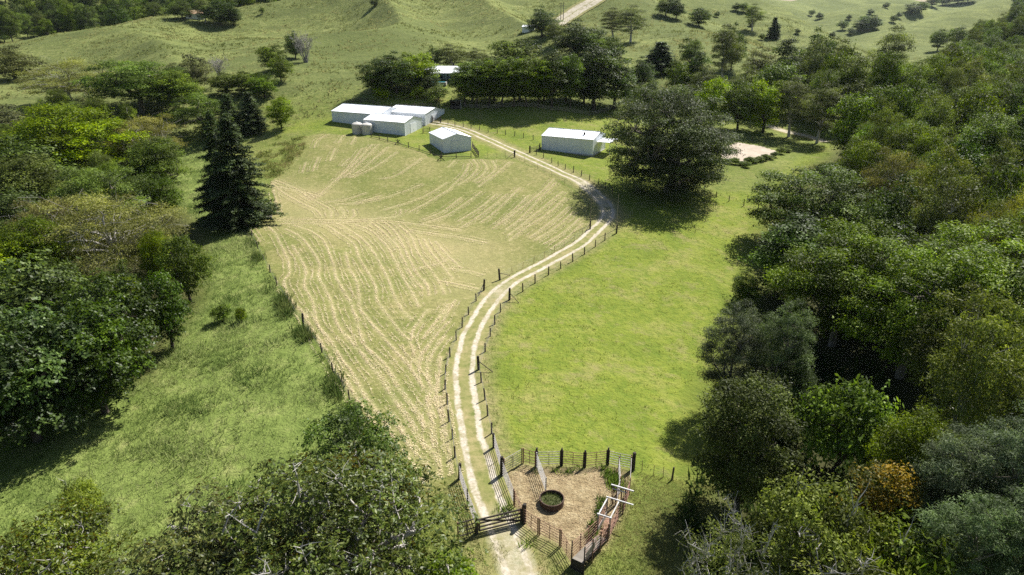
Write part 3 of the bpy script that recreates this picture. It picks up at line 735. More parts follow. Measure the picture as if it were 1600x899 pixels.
def gable_wall(mb, a, b, ha, hp, hb_, pitch=.38, depth=.032):
    a, b = Vector(a), Vector(b); d = (b - a); nrm = d.cross(Vector((0, 0, 1))).normalized(); ln = d.length; n = max(2, round(ln / pitch)); ts = []
    for i in range(n): ts += [(i / n, 0), ((i + .62) / n, 0), ((i + .72) / n, 1), ((i + .90) / n, 1)]
    ts.append((1, 0)); ts.append((.5, 0)); ts = sorted(set(ts)); vs = []
    for t, k in ts:
        h = ha + (hp - ha) * t * 2 if t <= .5 else hp + (hb_ - hp) * (t - .5) * 2
        p = a + d * t + nrm * depth * k; vs += [p, p + Vector((0, 0, h))]
    return mb.add(vs, [(2 * i, 2 * i + 2, 2 * i + 3, 2 * i + 1) for i in range(len(ts) - 1)])
def shed(label, corner, rz, ln, dp, h, rise, ridge='x', name='farm_shed', doors=(), base=None):
    """corner = front corner nearest; local x to the right along the front, y backwards"""
    z0 = corner[2] if base is None else base
    t = thing(name, label, 'shed', (corner[0], corner[1], z0), rz, 'white steel sheds')
    MB().box((ln / 2, dp / 2, -.55), (ln + .3, dp + .3, 1.2)).obj('slab', m_conc, t)
    x0, x1, y0, y1 = 0, ln, 0, dp; b = .05
    if ridge == 'x':
        ribbed((x0, y0, b), (x1, y0, b), (x0, y0, h), (x1, y0, h)).obj('wall', m_wall, t); ribbed((x1, y1, b), (x0, y1, b), (x1, y1, h), (x0, y1, h)).obj('wall', m_wall, t)
        gable_wall(MB(), (x1, y0, b), (x1, y1, b), h - b, h + rise - b, h - b).obj('wall', m_wall, t); gable_wall(MB(), (x0, y1, b), (x0, y0, b), h - b, h + rise - b, h - b).obj('wall', m_wall, t)
        e = .18; k = rise / (dp / 2); yr = dp / 2; zr = h + rise + .05
        ribbed((x0 - e, y0 - e, h - k * e + .05), (x1 + e, y0 - e, h - k * e + .05), (x0 - e, yr, zr), (x1 + e, yr, zr), .5).obj('roof_slope', m_roof, t)
        ribbed((x1 + e, y1 + e, h - k * e + .05), (x0 - e, y1 + e, h - k * e + .05), (x1 + e, yr, zr), (x0 - e, yr, zr), .5).obj('roof_slope', m_roof, t)
        MB().tube([(x0 - e, yr, zr + .04), (x1 + e, yr, zr + .04)], .09, 6).obj('ridge_cap', m_trim, t)
        for y in (y0 - e - .05, y1 + e + .05): MB().box(((x0 + x1) / 2, y, h - k * e), (ln + 2 * e, .11, .11)).obj('gutter', m_trim, t)
    else:
        ribbed((x1, y0, b), (x1, y1, b), (x1, y0, h), (x1, y1, h)).obj('wall', m_wall, t); ribbed((x0, y1, b), (x0, y0, b), (x0, y1, h), (x0, y0, h)).obj('wall', m_wall, t)
        gable_wall(MB(), (x0, y0, b), (x1, y0, b), h - b, h + rise - b, h - b).obj('wall', m_wall, t); gable_wall(MB(), (x1, y1, b), (x0, y1, b), h - b, h + rise - b, h - b).obj('wall', m_wall, t)
        e = .18; k = rise / (ln / 2); xr = ln / 2; zr = h + rise + .05
        ribbed((x0 - e, y1 + e, h - k * e + .05), (x0 - e, y0 - e, h - k * e + .05), (xr, y1 + e, zr), (xr, y0 - e, zr), .5).obj('roof_slope', m_roof, t)
        ribbed((x1 + e, y0 - e, h - k * e + .05), (x1 + e, y1 + e, h - k * e + .05), (xr, y0 - e, zr), (xr, y1 + e, zr), .5).obj('roof_slope', m_roof, t)
        MB().tube([(xr, y0 - e, zr + .04), (xr, y1 + e, zr + .04)], .09, 6).obj('ridge_cap', m_trim, t)
        for x in (x0 - e - .05, x1 + e + .05): MB().box((x, (y0 + y1) / 2, h - k * e), (.11, dp + 2 * e, .11)).obj('gutter', m_trim, t)
    for x, y in ((x0, y0), (x1, y0), (x1, y1), (x0, y1)): MB().box((x, y, h / 2), (.16, .16, h - .06)).obj('corner_flashing', m_trim, t)
    for face, a, w, hh in doors:
        d = MB().box((a, -.05, hh / 2 + .05), (w, .05, hh)) if face == 'f' else MB().box((ln + .05, a, hh / 2 + .05), (.05, w, hh))
        do = d.obj('roller_door', m_trim, t)
        hd = MB().box((a, -.09, 1.05), (.25, .04, .08)) if face == 'f' else MB().box((ln + .09, a, 1.05), (.04, .25, .08))
        hd.obj('handle', m_dark, do)
    return t
rzA = R(-25); u = Vector((math.cos(rzA), math.sin(rzA), 0)); v = Vector((-u.y, u.x, 0))
cA = Vector((-52.0, 201.6, 8.2)); shed('long pale grey shed at the back left of the group', cA, rzA, 16.5, 11, 3.5, 1.3)
cB = Vector((-24.4, 195.6, 8.0)) - u * 13; shed('middle shed joining the long shed and the front shed', cB, rzA, 13, 10.5, 3.7, 1.0, doors=(('r', 5, 3.4, 3.0),))
cC = Vector((-28.9, 186.3, 7.25)) - u * 13.2; shed('front pale grey shed with two water tanks at its left end', cC, rzA, 13.2, 8.6, 3.5, 1.05, doors=(('r', 4.3, 3.0, 2.8),))
shed('small square pale grey shed with its gable facing the driveway', Vector((-16.85, 168.9, 5.95)), R(25), 7.2, 10.5, 3.55, 1.05, ridge='y', doors=(('f', 3.6, 3.2, 2.9),))
cR = Vector((7.6, 173.8, 5.75)); rzR = R(-26); shR = shed('long white shed right of the driveway beside the big tree', cR, rzR, 13.6, 9.2, 3.8, 1.15, doors=(('r', 4.6, 3.2, 2.9),))
MB().tube([(10.5, 2.2, 4.2), (10.5, 2.2, 5.0)], .22, 10).obj('roof_vent', m_dark, shR)
MB().box((15.6, 5, 3.0), (3.6, 6, .08)).obj('awning', m_roof, shR)
for x, y in ((17.2, 2.2), (17.2, 7.8)): MB().tube([(x, y, -.6), (x, y, 3.0)], .06, 6).obj('awning_post', m_trim, shR)
m_tank = sheet_mat('tank_plastic', (.56, .53, .47), .6, .3, .5)
for px, py, lab in ((559, 208, 'left of the two beige round water tanks beside the front shed'), (574, 209, 'right of the two beige round water tanks beside the front shed')):
    g = on_ground(px, py); t = thing('water_tank', lab, 'water tank', g, 0, 'water tanks'); n = 28
    prof = [(1.45, -.2)] + [(1.45 + (.035 if k % 2 else 0), .0 + k * .17) for k in range(15)] + [(1.38, 2.52), (1.0, 2.75), (.35, 2.92)]
    vs = [(r * math.cos(2 * math.pi * i / n), r * math.sin(2 * math.pi * i / n), z) for r, z in prof for i in range(n)]
    fs = [(k * n + i, k * n + (i + 1) % n, (k + 1) * n + (i + 1) % n, (k + 1) * n + i) for k in range(len(prof) - 1) for i in range(n)] + [tuple((len(prof) - 1) * n + i for i in range(n))]
    MB().add(vs, fs).obj('tank_body', m_tank, t); MB().tube([(0, 0, 2.9), (0, 0, 3.05)], .3, 14).obj('lid', m_trim, t); MB().tube([(1.5, 0, .1), (1.5, 0, 2.4)], .05, 6).obj('pipe', m_trim, t)
# dark shelter by the tree row
g = on_ground(712, 171); t = thing('horse_shelter', 'small dark open shelter at the left end of the tree row', 'shelter', g, R(4))
for x, w in ((-1.6, .06), (1.6, .06)): MB().box((x, 1, 1.1), (w, 2.2, 2.3)).obj('side_wall', m_wall if x > 0 else m_dark, t)
MB().box((0, 2.1, 1.1), (3.2, .06, 2.3)).obj('back_wall', m_dark, t); MB().box((0, 1, 2.35), (3.7, 2.9, .08)).obj('roof', m_dark, t); MB().box((0, 0, .55), (3.1, .06, 1.0)).obj('front_board', m_dark, t)
# house with the white roof and its pool
g = Vector(on_ground(716, 128)); hs = thing('farm_house', 'low farm house with a long white roof behind the tree row', 'house', g, R(-4))
m_hwall, nt = new_mat('house_wall'); surface(nt, (.16, .15, .14), .8)
m_glass, nt = new_mat('window_glass'); surface(nt, (.02, .025, .03), .08, spec=.6)
W_, D_ = 24, 9
MB().box((0, D_ / 2, 1.2), (W_, D_, 3.0)).obj('wall', m_hwall, hs)
for i in range(6):
    w = MB().box((-9.5 + i * 3.8, -.03, 1.5), (1.9, .08, 1.3)).obj('window', m_trim, hs); MB().box((-9.5 + i * 3.8, -.085, 1.5), (1.7, .03, 1.1)).obj('pane', m_glass, w)
ribbed((-W_ / 2 - 1, -1.2, 2.75), (W_ / 2 + 1, -1.2, 2.75), (-W_ / 2 + 3, D_ / 2, 4.5), (W_ / 2 - 3, D_ / 2, 4.5), .5).obj('roof_slope', m_roof, hs)
ribbed((W_ / 2 + 1, D_ + 1.2, 2.75), (-W_ / 2 - 1, D_ + 1.2, 2.75), (W_ / 2 - 3, D_ / 2, 4.5), (-W_ / 2 + 3, D_ / 2, 4.5), .5).obj('roof_slope', m_roof, hs)
for s in (-1, 1): MB().add([(s * (W_ / 2 + 1), -1.2, 2.75), (s * (W_ / 2 + 1), D_ + 1.2, 2.75), (s * (W_ / 2 - 3), D_ / 2, 4.5)], [(0, 1, 2) if s > 0 else (2, 1, 0)]).obj('roof_hip', m_roof, hs)
for i in range(7): MB().tube([(-11.4 + i * 3.8, -1.0, -.4), (-11.4 + i * 3.8, -1.0, 2.75)], .06, 6).obj('verandah_post', m_trim, hs)
g = Vector(on_ground(683, 131)); pl = thing('swimming_pool', 'blue swimming pool with pale edging below the farm house', 'pool', g, R(-4))
m_water, nt = new_mat('pool_water'); surface(nt, (.05, .35, .42), .06, noise(nt, 2.5, 2), .03, .2, spec=.5)
MB().box((0, 0, .1), (6.2, 3.0, .9)).obj('pool_edge', m_conc, pl); MB().box((0, 0, .555), (5.4, 2.2, .03)).obj('water', m_water, pl)
# white tank trailer on the hill, hut on the ridge, distant power poles
g = Vector(on_ground(825, 50)); t = thing('utility_hut', 'small white utility hut on the hillside left of the hill road', 'hut', g, R(-15))
MB().box((0, 1.2, .9), (5.4, 3.0, 2.6)).obj('wall', m_trim, t); ribbed((-3, -.6, 2.15), (3, -.6, 2.15), (-3, 3.0, 2.8), (3, 3.0, 2.8), .5).obj('roof', m_roof, t); MB().box((1.2, -.33, .9), (1.0, .06, 1.9)).obj('door', m_galv, t)
for px, py, lab in ((876,33,'left of the pair of timber power poles beside the hill road'), (880,33,'right of the pair of timber power poles beside the hill road')):
    g = on_ground(px, py); t = thing('power_pole', lab, 'power pole', g); MB().tube([(0, 0, -1), (0, 0, 5), (0, 0, 9.5)], [.2, .18, .13], 8).obj('shaft', m_grey, t); MB().box((0, 0, 8.9), (2.0, .12, .14)).obj('crossarm', m_dark, t)
g = Vector(on_ground(305, 30)); t = thing('ridge_cottage', 'tiny white cottage with a tan roof on the left ridge among trees', 'cottage', g, R(20))
m_tan, nt = new_mat('tan_roof'); surface(nt, ramp(nt, noise(nt, .6, 3), [(.3, (.34, .22, .13)), (.7, (.45, .31, .2))]), .8)
MB().box((0, 3, 1.2), (9, 6, 3.4)).obj('wall', m_trim, t)
ribbed((-5, -.6, 2.7), (5, -.6, 2.7), (-5, 3, 4.6), (5, 3, 4.6), .6).obj('roof_slope', m_tan, t); ribbed((5, 6.6, 2.7), (-5, 6.6, 2.7), (5, 3, 4.6), (-5, 3, 4.6), .6).obj('roof_slope', m_tan, t)
for x in (-2.4, 1.8): MB().box((x, -.04, 1.4), (1.4, .07, 1.1)).obj('window', m_glass, t)
# sand arena
m_sand, nt = new_mat('arena_sand'); surface(nt, ramp(nt, noise(nt, .6, 5, .7), [(.3, (.33, .27, .20)), (.55, (.43, .36, .28)), (.75, (.50, .43, .34))]), .95, noise(nt, 4, 4), .05, .5)
AP = np.array([on_ground(*p)[:2] for p in [(1122,250),(1130,229),(1150,222),(1192,229),(1217,237),(1202,247),(1168,252),(1140,254)]])
zs = height(AP[:, 0], AP[:, 1]); zt = zs.max() * .5 + zs.mean() * .5
sx = np.arange(AP[:, 0].min(), AP[:, 0].max() + .7, .7); sy = np.arange(AP[:, 1].min(), AP[:, 1].max() + .7, .7); SX, SY = np.meshgrid(sx, sy)
kk = poly_mask(AP, SX, SY) > 0; ixs = np.full(SX.shape, -1); ixs[kk] = np.arange(kk.sum())
qs = np.stack([ixs[:-1, :-1], ixs[:-1, 1:], ixs[1:, 1:], ixs[1:, :-1]], -1).reshape(-1, 4); qs = qs[(qs >= 0).all(1)]
link('sand_arena', mesh_np('sand_arena', np.stack([SX[kk], SY[kk], height(SX[kk], SY[kk]) + .05], 1), qs, [m_sand], True), kind='structure')
fence('dark posts and wire behind the sand arena', [(1130,226,P_),(1152,219,P_),(1175,222,P_),(1196,226,P_),(1214,230,P_)], wires=(.5, 1.0), name='arena_fence')
ROAD3 = spline([on_ground(*p) for p in [(1190,193),(1225,205),(1262,213),(1290,222)]], 1.5)
m_track = gravel_mat('dirt_track', .0, 1.2); ribbon('dirt_track', m_track, ROAD3, 2.2, 9, .03, kind='structure')
# fallen log by the conifers
a, b = Vector(on_ground(383, 344)), Vector(on_ground(425, 341)); t = MB().tube([(0, 0, .25), (b - a) * .5 + Vector((0, .15, .3)), (b - a) + Vector((0, 0, .25))], [.3, .26, .2], 9).obj('fallen_log', m_grey, None, label='grey fallen log at the foot of the big conifers', category='log'); t.location = a
# ================================================================== TREES
def leaf_mat(name, cols, back=None, transl=.34, tip=None, rough=.52, hue=.07, spec=.13):
    """cols: dark, mid, light leaf colours; back: colour of the leaf underside; tip: colour of new growth on some clumps"""
    m, nt = new_mat(name)
    r, k = attr(nt, 'rnd'), attr(nt, 'clump'); oi = N(nt, 'ShaderNodeObjectInfo').outputs['Random']
    c = ramp(nt, r, [(0, cols[0]), (.5, cols[1]), (1, cols[2])])
    sc = N(nt, 'ShaderNodeVectorMath', operation='SCALE'); L(nt, c, sc.inputs[0]); L(nt, mth(nt, 'ADD', .52, mth(nt, 'MULTIPLY', mth(nt, 'POWER', k, 1.5), 1.05)), sc.inputs['Scale']); c = sc.outputs[0]
    if tip: c = mix(nt, ramp(nt, mth(nt, 'ADD', mth(nt, 'MULTIPLY', k, .6), mth(nt, 'MULTIPLY', r, .4)), [(.45, 0.), (.7, 1.)]), c, tip)
    if back:
        bf = N(nt, 'ShaderNodeNewGeometry').outputs['Backfacing']; c = mix(nt, mth(nt, 'MULTIPLY', bf, .6), c, back)
    h = N(nt, 'ShaderNodeHueSaturation')
    L(nt, mth(nt, 'ADD', .5 - hue * .22, mth(nt, 'MULTIPLY', oi, hue * .36)), h.inputs['Hue'])
    L(nt, mth(nt, 'ADD', .95, mth(nt, 'MULTIPLY', mth(nt, 'FRACT', mth(nt, 'MULTIPLY', oi, 7.3)), .25)), h.inputs['Saturation'])
    L(nt, mth(nt, 'ADD', .95, mth(nt, 'MULTIPLY', mth(nt, 'FRACT', mth(nt, 'MULTIPLY', oi, 13.7)), .55)), h.inputs['Value'])
    L(nt, mix(nt, 1.0, c, (.93, 1.0, 1.0), 'MULTIPLY'), h.inputs['Color']); c = h.outputs[0]
    p = N(nt, 'ShaderNodeBsdfPrincipled'); p.inputs['Roughness'].default_value = rough; p.inputs['Specular IOR Level'].default_value = spec
    L(nt, c, p.inputs['Base Color'])
    t = N(nt, 'ShaderNodeBsdfTranslucent'); g = mix(nt, 1.0, c, (1.25, 1.35, .55), 'MULTIPLY'); L(nt, g, t.inputs['Color'])
    ms = N(nt, 'ShaderNodeMixShader'); ms.inputs[0].default_value = transl; o = N(nt, 'ShaderNodeOutputMaterial')
    L(nt, p.outputs[0], ms.inputs[1]); L(nt, t.outputs[0], ms.inputs[2]); L(nt, ms.outputs[0], o.inputs[0])
    return m
def bark_mat(name, a, b):
    m, nt = new_mat(name); n = noise(nt, 3, 5, .7, N(nt, 'ShaderNodeTexCoord').outputs['Object'], ((1, 1, .3), (0, 0, 0)))
    surface(nt, ramp(nt, n, [(.3, a), (.7, b)]), .9, n, .03, .6, spec=.1); return m
BARK = bark_mat('bark_grey', (.10, .085, .065), (.24, .21, .175)); BARK_D = bark_mat('bark_dark', (.045, .036, .028), (.11, .09, .07)); BARK_P = bark_mat('bark_pale', (.30, .275, .24), (.50, .47, .43))
LM = {
    'fig': leaf_mat('fig_leaf', ((0.034, 0.045, 0.009), (0.064, 0.083, 0.015), (0.127, 0.132, 0.030)), (0.179, 0.090, 0.022), .22, rough=.45, spec=.25),
    'figb': leaf_mat('dark_broad_leaf', ((0.031, 0.048, 0.010), (0.058, 0.090, 0.016), (0.111, 0.150, 0.028)), None, .32, rough=.45, spec=.22),
    'big': leaf_mat('olive_fine_leaf', ((.034, .042, .013), (.060, .074, .022), (.115, .128, .042)), None, .28),
    'canopy': leaf_mat('canopy_leaf', ((0.054, 0.075, 0.013), (0.098, 0.132, 0.021), (0.179, 0.210, 0.034)), None, .34),
    'bright': leaf_mat('bright_leaf', ((0.077, 0.108, 0.012), (0.145, 0.188, 0.018), (0.245, 0.277, 0.032)), None, .34),
    'dark': leaf_mat('dark_leaf', ((0.031, 0.045, 0.010), (0.058, 0.083, 0.016), (0.102, 0.135, 0.026)), None, .30),
    'gum': leaf_mat('gum_leaf', ((0.068, 0.078, 0.023), (0.119, 0.129, 0.036), (0.195, 0.195, 0.058)), None, .30),
    'olive': leaf_mat('feathery_olive_leaf', ((0.098, 0.093, 0.024), (0.169, 0.158, 0.040), (0.262, 0.232, 0.064)), None, .34),
    'wisp': leaf_mat('needle_grey_leaf', ((.050, .064, .028), (.092, .114, .050), (.155, .178, .085)), None, .30),
    'con': leaf_mat('conifer_needle', ((.034, .050, .017), (.062, .084, .028), (.105, .128, .044)), None, .22, hue=.05),
    'gold': leaf_mat('golden_tip_leaf', ((.060, .070, .016), (.100, .100, .022), (.150, .125, .028)), None, .30, tip=(.30, .180, .030), hue=.03),
    'brown': leaf_mat('brown_olive_leaf', ((.060, .062, .022), (.100, .100, .036), (.150, .145, .052)), None, .28, hue=.04),
    'yell': leaf_mat('yellow_green_leaf', ((.065, .085, .015), (.115, .140, .024), (.19, .215, .042)), None, .34),
}
def quads(c, nrm, ln, wd, rs, droop=None):
    n = len(c); nrm = nrm / (np.linalg.norm(nrm, axis=1)[:, None] + 1e-9)
    d = rs.randn(n, 3) if droop is None else droop + .35 * rs.randn(n, 3)
    d = d - nrm * (d * nrm).sum(1)[:, None]; d /= np.linalg.norm(d, axis=1)[:, None] + 1e-9
    e = np.cross(nrm, d); ln, wd = ln[:, None], wd[:, None]
    return np.stack([c - d * ln * .5, c - e * wd * .5 + d * ln * .08, c + d * ln * .5, c + e * wd * .5 + d * ln * .08], 1).reshape(-1, 3)
def clump_leaves(cs, rad, flat, n_each, ln, wd, rs, up=.5, rosette=1, shell=.5):
    """leaf quads around clump centres"""
    K = len(cs); w = rad ** 2 / (rad ** 2).mean(); cnt = np.maximum(10, (n_each / rosette * w)).astype(int); ids = np.repeat(np.arange(K), cnt); n = len(ids)
    d = rs.randn(n, 3); d /= np.linalg.norm(d, axis=1)[:, None]; d[:, 2] = np.where(d[:, 2] < -.25, -d[:, 2] * .7, d[:, 2])
    lump = 1 + .32 * np.sin(d[:, 0] * 5 + ids * 1.7) * np.sin(d[:, 1] * 5 + ids) + .2 * np.sin(d[:, 2] * 9 + ids * 2.3)
    rr = (shell + (1 - shell) * rs.rand(n) ** .6) * lump
    p = cs[ids] + d * (rad[ids] * rr)[:, None] * np.array([1, 1, flat])
    nr = d * .55 + np.array([0, 0, up * 1.5]) + .5 * rs.randn(n, 3)
    if rosette > 1:
        base, bn = np.repeat(p, rosette, 0), np.repeat(d * .8 + np.array([0, 0, .7]), rosette, 0); m = n * rosette
        bn /= np.linalg.norm(bn, axis=1)[:, None]; o = rs.randn(m, 3); o -= bn * (o * bn).sum(1)[:, None]; o /= np.linalg.norm(o, axis=1)[:, None]
        L_ = ln * rs.uniform(.7, 1.25, m); pos = base + o * L_[:, None] * .5 + bn * (rs.rand(m) * .06)[:, None]
        nr = bn + o * rs.uniform(-.7, .25, m)[:, None] + .25 * rs.randn(m, 3); V = quads(pos, nr, L_, wd * rs.uniform(.8, 1.2, m), rs, o)
        ids = np.repeat(ids, rosette)
    else:
        V = quads(p, nr, ln * rs.uniform(.6, 1.35, n), wd * rs.uniform(.7, 1.3, n), rs)
    return V, ids
def crown_points(n, shape, zb, H, Rc, rs, sep):
    out = []; tries = 0
    while len(out) < n and tries < 12000:
        tries += 1; u = rs.randn(3); u /= np.linalg.norm(u); r = rs.uniform(.55, 1) if rs.rand() < .75 else rs.uniform(.1, .6)
        if shape == 'umbrella':
            u[2] = abs(u[2]); p = np.array([u[0] * Rc * r, u[1] * Rc * r, 0]); q = min(1, math.hypot(p[0], p[1]) / Rc)
            p[2] = zb + (H - zb) * (.18 + .78 * math.sqrt(max(0, 1 - q * q)) ** .8) * (1 if rs.rand() < .62 else rs.uniform(.25, .95))
        elif shape == 'lobed':
            if not out and tries == 1:
                nl = 5; la = rs.rand() * 6.28; lobes = [(np.array([math.cos(la + i * 1.2566 * 1.0) * Rc * .5, math.sin(la + i * 1.2566) * Rc * .5]), rs.uniform(.62, .95)) for i in range(nl)] + [(np.zeros(2), 1.0)]
            lc, lh = lobes[rs.randint(len(lobes))]; hh = (H - zb) / 2 * lh; p = np.array([lc[0] + u[0] * Rc * .5 * r, lc[1] + u[1] * Rc * .5 * r, zb + hh + u[2] * hh * r])
        elif shape == 'cone':
            t = rs.rand() ** .8; p = np.array([u[0] * Rc * (1 - .85 * t), u[1] * Rc * (1 - .85 * t), zb + (H - zb) * t])
        else:
            c = (zb + H) / 2; hh = (H - zb) / 2; p = np.array([u[0] * Rc * r, u[1] * Rc * r, c + u[2] * hh * r])
            if shape == 'egg': k = 1 - .35 * (p[2] - zb) / (H - zb); p[0] *= k; p[1] *= k
        if all(np.linalg.norm(p - o) > sep for o in out): out.append(p)
        elif tries % 400 == 0: sep *= .9
    return np.array(out)
def bend(a, b, rs, sag=.12, n=4):
    a, b = Vector(a), Vector(b); d = (b - a).length; pts = []
    j = Vector(rs.randn(3)) * d * sag
    for i in range(n + 1):
        t = i / n; pts.append(a.lerp(b, t) + j * math.sin(math.pi * t) + Vector((0, 0, d * .10 * math.sin(math.pi * t))))
    return pts
def limbs(cs, zb, H, rs, r0, lean=0, fork=.75, nlimb=6, twigs=0):
    mb = MB(); zf = max(.8, zb * fork + .15 * (H - zb)); tip = np.array([rs.randn() * .3 + lean, rs.randn() * .3, zf])
    mb.tube([(0, 0, -.6), (0, 0, .1), (tip[0] * .35, tip[1] * .3, zf * .5), tuple(tip)], [r0 * 1.5, r0 * 1.15, r0 * .9, r0 * .75], 8, False)
    order = np.argsort(-cs[:, 2]); ends = [cs[i] for i in rs.permutation(len(cs))[:nlimb]]; nodes = [(Vector(tip), r0 * .7)]
    for e in ends:
        pts = bend(tip, tip + (e - tip) * .8, rs, .10); k = len(pts); rr = [r0 * (.62 - .42 * i / (k - 1)) for i in range(k)]
        mb.tube(pts, rr, 6, False); nodes += list(zip(pts[1:], rr[1:]))
    for c in cs:
        cv = Vector(c); nd, r = min(nodes, key=lambda q: (q[0] - cv).length + max(0, q[0].z - cv.z) * 2)
        pts = bend(nd, cv, rs, .10, 3); mb.tube(pts, [r * .55, r * .42, r * .28, r * .1], 5, False)
        for _ in range(twigs):
            e = cv + Vector(rs.randn(3)) * 1.1 + Vector((0, 0, .3)); mb.tube(bend(pts[2], e, rs, .12, 2), [r * .25, r * .18, .012], 4, False)
    return mb
PROTO = {}
def proto(key, kind, mat, H, Rc, zb, ncl, crad, n_leaf, ln, wd, shape='round', flat=.7, r0=.3, bark=BARK, seed=1, rosette=1, up=.5, sep=None, fork=.75, nlimb=6, twigs=0, shell=.5, dead=0):
    rs = np.random.RandomState(seed); cs = crown_points(ncl, shape, zb, H - crad * .5, Rc - crad * .6, rs, sep or crad * 1.2)
    rad = crad * rs.uniform(.55, 1.25, len(cs)); V, ids = clump_leaves(cs, rad, flat, n_leaf, ln, wd, rs, up, rosette, shell)
    nf = len(V) // 4; ck = rs.rand(len(cs))
    crown = mesh_np(kind + '_crown', V, np.arange(nf * 4).reshape(-1, 4), [LM[mat]], attrs={'rnd': ('FACE', rs.rand(nf)), 'clump': ('FACE', ck[ids])})
    mb = limbs(cs, zb, H, rs, r0, fork=fork, nlimb=nlimb, twigs=twigs); trunk = mb.mesh(kind + '_trunk', bark, True)
    deadm = None
    if dead:
        db = MB()
        for i in range(dead):
            c = cs[rs.randint(len(cs))]; d = Vector((rs.randn() * .6, rs.randn() * .6, 1.0)).normalized(); a = Vector(c) - d * .5; ln_ = crad * rs.uniform(.9, 1.5)
            p1 = a + d * ln_ * .5 + Vector(rs.randn(3)) * .15; p2 = a + d * ln_ + Vector(rs.randn(3)) * .3; db.tube([a, p1, p2], [.075, .05, .015], 4, False)
            for _ in range(5):
                q = p1.lerp(p2, rs.rand()); e = q + Vector(rs.randn(3)) * .45 + Vector((0, 0, .25)); db.tube([q, q.lerp(e, .5) + Vector(rs.randn(3)) * .08, e], [.035, .022, .008], 4, False)
        deadm = db.mesh('bare_branches', BARK_P)
    PROTO[key] = (kind, H, Rc, trunk, crown, deadm)
proto('fig', 'fig_tree', 'fig', 13, 9.5, 4.0, 85, 2.1, 380, .34, .13, 'lobed', .75, .55, BARK_P, 3, 6, nlimb=9, dead=34, shell=.6)
proto('fig2', 'fig_tree', 'fig', 11, 7.0, 3.0, 55, 1.9, 380, .34, .13, 'lobed', .75, .42, BARK_P, 4, 6, nlimb=8, dead=18, shell=.6)
proto('figdark', 'broadleaf_tree', 'figb', 11, 5.5, 2.5, 36, 1.8, 420, .32, .14, 'round', .75, .36, BARK, 5, 5, shell=.6)
proto('bigleaf', 'broadleaf_tree', 'figb', 13, 7, 1.5, 60, 2.0, 330, .42, .22, 'round', .75, .4, BARK_D, 6, 5, shell=.62)
proto('bigleaf2', 'broadleaf_tree', 'figb', 12, 6, 1.2, 46, 2.0, 330, .42, .22, 'egg', .75, .4, BARK_D, 7, 5, shell=.62)
proto('big', 'spreading_tree', 'big', 24, 16, .6, 190, 2.8, 560, .44, .17, 'lobed', .6, 1.0, BARK, 8, fork=.9, nlimb=12, twigs=2, dead=12)
proto('spread', 'spreading_tree', 'canopy', 13, 8.5, 3, 46, 2.0, 300, .42, .18, 'lobed', .5, .45, BARK, 9, nlimb=8)
proto('canopy', 'canopy_tree', 'canopy', 18, 9.0, 3.0, 92, 1.95, 430, .36, .16, 'lobed', .8, .45, BARK, 10, nlimb=9)
proto('canopy2', 'canopy_tree', 'canopy', 16, 7.5, 3, 66, 1.95, 430, .38, .17, 'egg', .85, .4, BARK, 11, nlimb=8)
proto('canopyb', 'bright_canopy_tree', 'bright', 18, 8.5, 2.5, 84, 1.95, 430, .36, .16, 'lobed', .8, .45, BARK, 12, nlimb=9)
proto('round', 'round_tree', 'canopy', 9, 5, .8, 38, 1.6, 330, .36, .18, 'round', .8, .28, BARK_D, 13)
proto('roundb', 'round_tree', 'bright', 9, 5, .8, 38, 1.6, 330, .36, .18, 'round', .8, .28, BARK_D, 14)
proto('dark', 'dense_tree', 'dark', 12, 6, 1.2, 48, 1.9, 330, .40, .19, 'lobed', .8, .34, BARK_D, 15)
proto('dark2', 'dense_tree', 'dark', 14, 5, 1.5, 44, 1.8, 330, .40, .19, 'egg', .8, .34, BARK_D, 16)
proto('gum', 'gum_tree', 'gum', 20, 6.2, 4.5, 46, 1.9, 400, .42, .12, 'egg', .9, .38, BARK_P, 17, sep=2.9, up=.2)
proto('gum2', 'gum_tree', 'gum', 17, 5.5, 2.5, 40, 1.8, 400, .42, .12, 'egg', .9, .34, BARK_P, 18, sep=2.6, up=.2)
proto('olive', 'feathery_tree', 'olive', 12, 8, 2.4, 72, 1.8, 420, .28, .085, 'lobed', .6, .32, BARK_P, 19, nlimb=9, twigs=2, shell=.35)
proto('wisp', 'needle_leaf_tree', 'wisp', 15, 5.5, 1.5, 100, 1.2, 420, .34, .06, 'egg', .8, .3, BARK, 20, up=.6, shell=.25)
proto('olivet', 'olive_tree', 'big', 14, 5.8, 1.6, 74, 1.5, 400, .30, .13, 'egg', .8, .32, BARK, 21, shell=.4)
proto('gold', 'golden_tree', 'gold', 10, 4, 1.2, 36, 1.3, 380, .28, .12, 'egg', .8, .26, BARK, 22, shell=.5)
proto('brown', 'olive_brown_tree', 'brown', 9, 5.5, .8, 40, 1.7, 320, .34, .15, 'lobed', .75, .28, BARK, 23)
proto('hedge', 'row_tree', 'canopy', 11, 4.6, 1.6, 48, 1.5, 330, .36, .17, 'round', .8, .26, BARK_D, 24)
proto('bush', 'leafy_bush', 'canopy', 3.2, 2.6, .3, 22, 1.0, 230, .28, .13, 'round', .85, .12, BARK_D, 25, fork=.4)
proto('yell', 'yellow_green_bush', 'yell', 6, 4.5, .6, 40, 1.3, 300, .30, .13, 'round', .75, .2, BARK, 26, dead=6)
proto('deadtop', 'half_bare_tree', 'gum', 9, 4.5, 1.5, 26, 1.4, 160, .28, .10, 'round', .7, .25, BARK_P, 27, dead=40, twigs=3, shell=.3)
